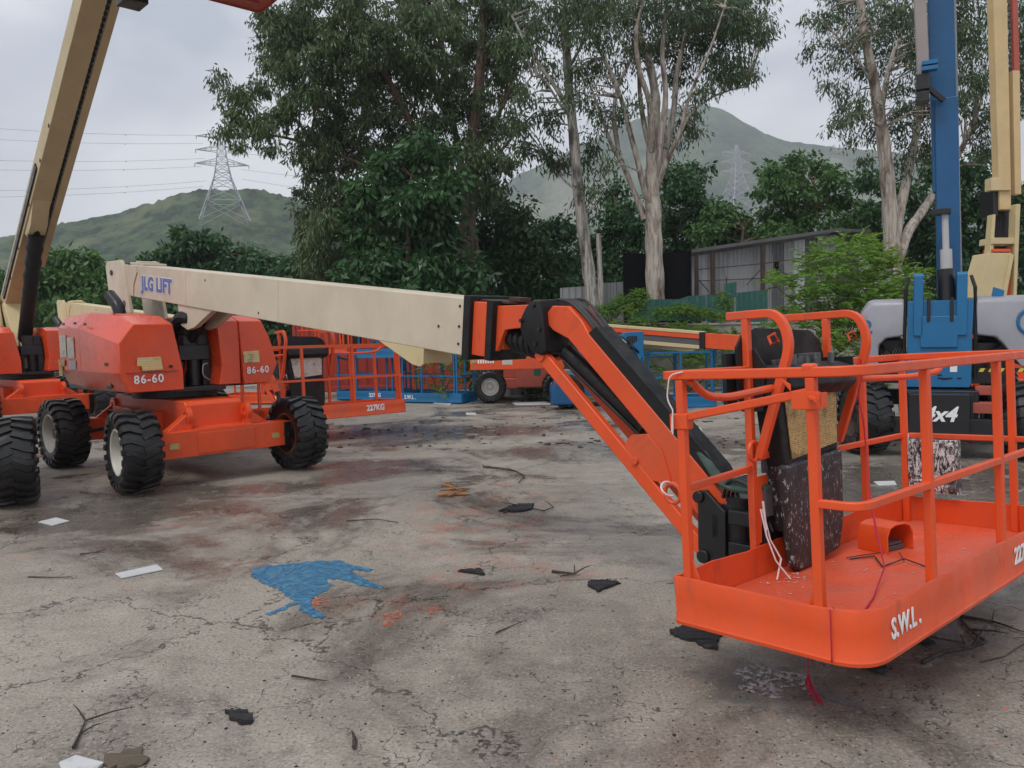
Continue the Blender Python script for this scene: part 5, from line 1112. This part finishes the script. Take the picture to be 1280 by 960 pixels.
flat('paper_sheet','scrap of white paper seen past the left corner post of the big basket','paper',[(864,535),(876,536),(878,540),(866,540)],.003,m_paper,curl=.01)
m_rag=paint('black_rag',(.012,.012,.014),.8,.4,(.06,.055,.05),scale=6)
for lab,pts in (('black crumpled rag below the left corner of the big basket',[(837,791),(860,783),(878,784),(890,792),(903,796),(895,805),(897,813),(880,811),(868,803),(850,800)]),
 ('black scrap under the near corner of the big basket',[(1080,833),(1092,829),(1113,838),(1108,843),(1095,843),(1083,838)]),
 ('black scrap under the S.W.L. side of the big basket',[(1140,797),(1160,799),(1172,807),(1155,810)]),
 ('grey-black torn scrap in the middle of the yard, left of the basket',[(735,729),(755,727),(775,730),(758,736),(748,741),(736,734)]),
 ('black oily scrap near the bottom left of the picture',[(281,893),(300,890),(316,897),(314,906),(300,908),(290,901)]),
 ('dark flake of rubber above the blue paint fingers',[(572,715),(600,713),(606,720),(590,718)]),
 ('dark flake on the ground beside the left orange tyre',[(640,633),(668,631),(664,638),(645,641),(625,640)])):
    flat('rag',lab,'rag',pts,.003,m_rag,rag=.006,curl=.018)
m_stick=bark('dead_twig',(.06,.045,.035),(.03,.024,.02),(.09,.07,.05)); m_wood=bark('split_wood',(.50,.24,.09),(.32,.16,.08),(.14,.08,.05))
def stick(px,r,label,name='twig',branches=0,mat=None):
    P=[G(x,y)+V((0,0,r+abs(rng.normal())*.006)) for x,y in px]; b=MB(); b.tube(P,[r*(1-.6*i/(len(P)-1)) for i in range(len(P))],6)
    for k in range(branches):
        i=rng.integers(1,len(P)); d=V((rng.normal(),rng.normal(),.1)).normalized()*rng.uniform(.08,.2); b.tube([P[i],P[i]+d*.6+V((0,0,.01)),P[i]+d+V((0,0,.005))],[r*.6,r*.45,r*.2],5)
    o=b.obj(name,mat or m_stick); tag(o,label,'stick','twigs scattered over the yard'); return o
stick([(604,585),(625,587),(645,592),(656,598),(648,605)],.014,'dark curved branch lying in the middle of the yard',branches=2)
stick([(186,955),(196,930),(212,905)],.006,'thin twig at the bottom left edge',branches=3) if False else stick([(92,938),(100,920),(107,903)],.008,'twig standing proud near the bottom left corner',branches=3)
stick([(630,642),(650,634),(680,640),(692,636)],.009,'bent dark twigs left of the sloping jib',branches=4)
stick([(433,652),(470,651),(497,654)],.006,'thin straight twig above the blue paint',branches=1)
stick([(35,722),(75,724),(90,722)],.005,'thin twig at the left, below the white paper'); stick([(365,849),(390,851),(408,855)],.006,'short thin twig below the blue paint'); stick([(100,694),(120,692),(132,687)],.006,'curved twig left of the grey-white paper',branches=1)
stick([(620,794),(634,786),(652,780)],.005,'twig along the long crack'); stick([(443,938),(443,925),(440,918)],.010,'short dark twig at the bottom, centre left'); stick([(690,716),(718,720),(700,722)],.01,'dark twig near the centre of the yard',branches=2)
stick([(1152,832),(1180,818),(1215,812),(1232,806),(1212,790),(1200,775)],.012,'black branch on the ground under the right side of the big basket',branches=5); stick([(1200,772),(1240,778),(1280,792)],.007,'thin curved black twig at the right edge',branches=4); stick([(1130,790),(1165,800),(1205,806)],.008,'greenish twig under the basket toe board',branches=6); stick([(1225,830),(1255,822),(1290,800)],.005,'thin twig at the lower right edge',branches=3)
b=MB(); 
for (xa,ya,xb,yb,w_,zz) in ((547,621,587,619,.035,.018),(550,617,586,614,.022,.035),(553,612,580,618,.018,.055),(560,623,589,613,.016,.03),(556,609,572,613,.02,.05)):
    a=G(xa,ya)+V((0,0,zz)); c=G(xb,yb)+V((0,0,zz*.6+.006)); b.tube([a,a.lerp(c,.3)+V((.01,0,.008)),a.lerp(c,.75),c],[w_*.35,w_*.8,w_*.7,w_*.2],5)
tag(b.obj('wood_piece',m_wood),'broken brown piece of split wood in the middle of the yard','wood')
flat('leaf_scrap','brown and green mouldy scrap beside the crumpled paper at the bottom left','scrap',[(131,949),(150,942),(175,937),(178,944),(190,951),(175,960),(150,962),(128,958)],.002,paint('mouldy_scrap',(.10,.075,.05),.8,.6,(.05,.12,.09),scale=8),rag=.006,curl=.012)
# fine litter: crumbs of paint, gravel and leaf bits
def litter(n,mat,name,label,smin,smax,reg):
    b=MB(); r=random.Random(n)
    for k in range(n):
        x,y=r.uniform(reg[0],reg[2]),reg[1]+(reg[3]-reg[1])*r.random()**.6
        p=G(x,y); s=r.uniform(smin,smax)*(1+.5*(r.random()<.1)); m=r.choice((3,4,5)); a0=r.uniform(0,6); el=r.uniform(.5,1.6)
        top=[(p.x+s*el*math.cos(a0+i*6.283/m)*r.uniform(.6,1),p.y+s*math.sin(a0+i*6.283/m)*r.uniform(.6,1),s*r.uniform(.15,.5)) for i in range(m)]
        bot=[(q[0],q[1],-.001) for q in top]; b.add(top+bot,[tuple(range(m))]+[(i,i+m,(i+1)%m+m,(i+1)%m) for i in range(m)])
    o=b.obj(name,mat); tag(o,label,'litter',kind='stuff'); return o
litter(1300,m_rag,'dark_litter','dark crumbs and flakes scattered over the concrete',.002,.007,(-40,540,1320,1000))
litter(500,m_conc,'pale_grit','pale gravel bits scattered over the concrete',.003,.010,(-40,560,1320,1000))
litter(60,m_spo,'orange_flakes','orange paint flakes on the concrete',.003,.008,(300,640,1300,990))
litter(260,m_stick,'leaf_litter','brown bark and leaf bits along the back of the yard',.015,.05,(350,506,1180,560))
# ================================================================ things hanging on the big basket
MW=rootm(L1)@MBK
def bp(u,v,z): return MW@V((u,v,z))
b=MB()
for k in range(2):
    o=.012*k; b.tube(fillet([bp(1.55+o,.72,1.10),bp(1.56,.715,1.0),bp(1.55-o,.74,.9),bp(1.52,.70,.75+o),bp(1.58,.72,.6),bp(1.45,.65,.40),bp(1.30-o,.55,.20),bp(1.05,.4,.06)],.05,3),.0035,6)
b.tube([bp(1.05,.4,.06),bp(.7,.3,.008),bp(.3,.2,.006),bp(.08,.15,.02),bp(.012,.14,.162)],.004,5)
edge=bp(-.014,.14,.16); gp=G(1010,868); b.tube(fillet([edge,bp(-.016,.14,-.05),V((gp.x,gp.y,.30)),V((gp.x,gp.y,.09))],.02,3),.003,6)
for k in range(16):
    r_=random.Random(k); b.tube([V((gp.x,gp.y,.10)),V((gp.x+r_.uniform(-.015,.02),gp.y+r_.uniform(-.02,.01),.05)),V((gp.x+r_.uniform(-.02,.045),gp.y-.05+r_.uniform(-.08,.03),.006))],.0017,4)
tag(b.obj('red_cord',m_cordr),'frayed red cord tied to the basket console guard and trailing to the ground','cord')
b=MB(); b.tube(fillet([bp(.0,.80,1.10),bp(-.02,.86,1.09),bp(-.02,.88,.98),bp(-.02,.85,.93)],.05,5)+[bp(-.02,.855,.82)],.0035,6); b.tube(fillet([bp(-.012,.86,.90),bp(-.02,.86,.83)],.01,2),.004,5)
tag(b.obj('white_cord',m_cordw),'white cord looped over the top left corner of the big basket','cord')
b=MB(); P0=bp(.70,.87,.36); 
b.tube([P0,bp(.70,.84,.22),bp(.71,.80,.10),bp(.74,.74,.01)],.0045,5); b.tube([P0+V((.01,0,0)),bp(.73,.84,.2),bp(.76,.80,.10),bp(.68,.78,.012)],.0045,5); b.tube([bp(.71,.86,.40),bp(.715,.85,.25)],.006,5)
tag(b.obj('white_cord',m_cordw),'white string ends hanging inside the big basket beside the console','cord')
b=MB(); b.tube([bp(.022+.05*math.cos(t)-.03,.90+.02*math.sin(t),.565+.03*math.sin(t)) for t in [k*math.pi/8 for k in range(13)]],.005,5); tag(b.obj('white_cord',m_cordw),'short white cord tied round the lower left ring of the big basket','cord')
# manual box hanging on the far rail
p0,p1=loc(L1,W(1141,546,5.6)),None
MX=MW
b=MB(); bx=[(2.56,.60),(2.56,.86)]
b.box((2.46,.55,.20),(2.52,.86,.545)); b.box((2.445,.56,.30),(2.459,.85,.53)); b.box((2.44,.60,.27),(2.459,.82,.285)); b.box((2.45,.56,.215),(2.459,.85,.26))
o=b.obj('document_box',m_speck,bevel=.01,M=MX); tag(o,'paint-spattered black document box hanging on the far rail of the big basket','box')
b=MB(); b.tube([MX@V((2.47,.87+.02*math.cos(t),.56+.03*math.sin(t))) for t in [k*math.pi/8 for k in range(14)]],.006,6); tag(b.obj('pink_cord',m_cordw),'pinkish cord knot at the top of the hanging document box','cord')
# twig and crumbs in the basket
b=MB(); b.tube([bp(1.30,.70,.006),bp(1.42,.62,.01),bp(1.25,.50,.006)],.004,5); b.tube([bp(1.25,.50,.006),bp(1.42,.46,.02),bp(1.38,.33,.006)],.004,5); b.tube([bp(1.42,.46,.01),bp(1.5,.52,.03)],.003,5); b.tube([bp(1.3,.72,.01),bp(1.55,.62,.008)],.003,5)
tag(b.obj('twig',m_stick),'thin dark twig lying on the floor of the big basket','stick','twigs scattered over the yard')
b=MB(); r_=random.Random(9)
for k in range(90):
    u,v=r_.uniform(.1,2.4),r_.uniform(.06,.85); 
    if k<30: u,v=r_.gauss(.75,.12),r_.gauss(.75,.05)
    s=r_.uniform(.003,.010); q=[V((u+s*math.cos(t),v+s*math.sin(t)*1.4,.004)) for t in (0,2,4)]; b.add([MX@p for p in q]+[MX@V((u,v,.007))],[(0,1,3),(1,2,3),(2,0,3)])
o=b.obj('basket_litter',m_galvw); tag(o,'pale crumbs and flakes on the orange basket floor','litter',kind='stuff')
# ================================================================ sky, sun, haze
wd=bpy.data.worlds.new('World'); SC.world=wd; wd.use_nodes=True; nt=wd.node_tree; bg=nt.nodes['Background']
sky=nt.nodes.new('ShaderNodeTexSky'); sky.sky_type='NISHITA'; sky.sun_disc=False; SE,SR=R(58),R(200); sky.sun_elevation=SE; sky.sun_rotation=SR; sky.air_density=1.5; sky.dust_density=4
tc=nt.nodes.new('ShaderNodeTexCoord'); mp=nt.nodes.new('ShaderNodeMapping'); nt.links.new(tc.outputs['Generated'],mp.inputs[0]); mp.inputs['Scale'].default_value=(1,1,2.6)
nz=nt.nodes.new('ShaderNodeTexNoise'); nt.links.new(mp.outputs[0],nz.inputs['Vector']); nz.inputs['Scale'].default_value=2.0; nz.inputs['Detail'].default_value=5; nz.inputs['Roughness'].default_value=.5; nz.inputs['Distortion'].default_value=.25
rp=nt.nodes.new('ShaderNodeValToRGB'); nt.links.new(nz.outputs['Fac'],rp.inputs[0]); SKYK=10.0
e=rp.color_ramp.elements; e[0].position=.40; e[0].color=(.39,.425,.50,1); e[1].position=.60; e[1].color=(.80,.81,.84,1)
hg=nt.nodes.new('ShaderNodeSeparateXYZ'); nt.links.new(tc.outputs['Generated'],hg.inputs[0]); mr=nt.nodes.new('ShaderNodeMapRange'); nt.links.new(hg.outputs[2],mr.inputs[0]); mr.inputs[1].default_value=.0; mr.inputs[2].default_value=.32; mr.inputs[3].default_value=.85; mr.inputs[4].default_value=0.
m2=nt.nodes.new('ShaderNodeMix'); m2.data_type='RGBA'; nt.links.new(mr.outputs[0],m2.inputs[0]); nt.links.new(rp.outputs[0],m2.inputs[6]); m2.inputs[7].default_value=(.68,.70,.75,1)
sc_=nt.nodes.new('ShaderNodeVectorMath'); sc_.operation='SCALE'; sc_.inputs['Scale'].default_value=SKYK; nt.links.new(m2.outputs[2],sc_.inputs[0])
m3=nt.nodes.new('ShaderNodeMix'); m3.data_type='RGBA'; m3.inputs[0].default_value=.93; nt.links.new(sky.outputs[0],m3.inputs[6]); nt.links.new(sc_.outputs[0],m3.inputs[7]); nt.links.new(m3.outputs[2],bg.inputs[0]); bg.inputs[1].default_value=.1
sl=bpy.data.lights.new('sun','SUN'); sl.energy=1.3; sl.angle=R(22); sl.color=(1,.96,.90); so=bpy.data.objects.new('sun',sl); COL.objects.link(so)
az=R(215); dv=V((math.sin(az)*math.cos(SE),math.cos(az)*math.cos(SE),math.sin(SE))); so.rotation_euler=dv.to_track_quat('Z','Y').to_euler(); sky.sun_rotation=az
hz=MB(); hz.box((-1200,-300,-2),(1200,1400,420)); hm=bpy.data.materials.new('haze'); hm.use_nodes=True; t=hm.node_tree; t.nodes.remove(t.nodes['Principled BSDF']); pv=t.nodes.new('ShaderNodeVolumePrincipled'); pv.inputs['Color'].default_value=(.86,.90,.97,1); pv.inputs['Density'].default_value=.00062; pv.inputs['Anisotropy'].default_value=.2; t.links.new(pv.outputs[0],t.nodes['Material Output'].inputs['Volume'])
hm.cycles.homogeneous_volume=True; ho=hz.obj('haze',hm); tag(ho,'thin pale haze filling the air','haze',kind='stuff')
SC.render.engine='CYCLES'; SC.cycles.volume_bounces=0; SC.cycles.max_bounces=4; SC.cycles.diffuse_bounces=3; SC.cycles.glossy_bounces=2; SC.cycles.transmission_bounces=2; SC.cycles.transparent_max_bounces=4
SC.view_settings.view_transform='Standard'; SC.view_settings.look='None'; SC.view_settings.gamma=1; SC.view_settings.exposure=0.58; SC.view_settings.use_curve_mapping=False
SC.render.resolution_x=1024; SC.render.resolution_y=768
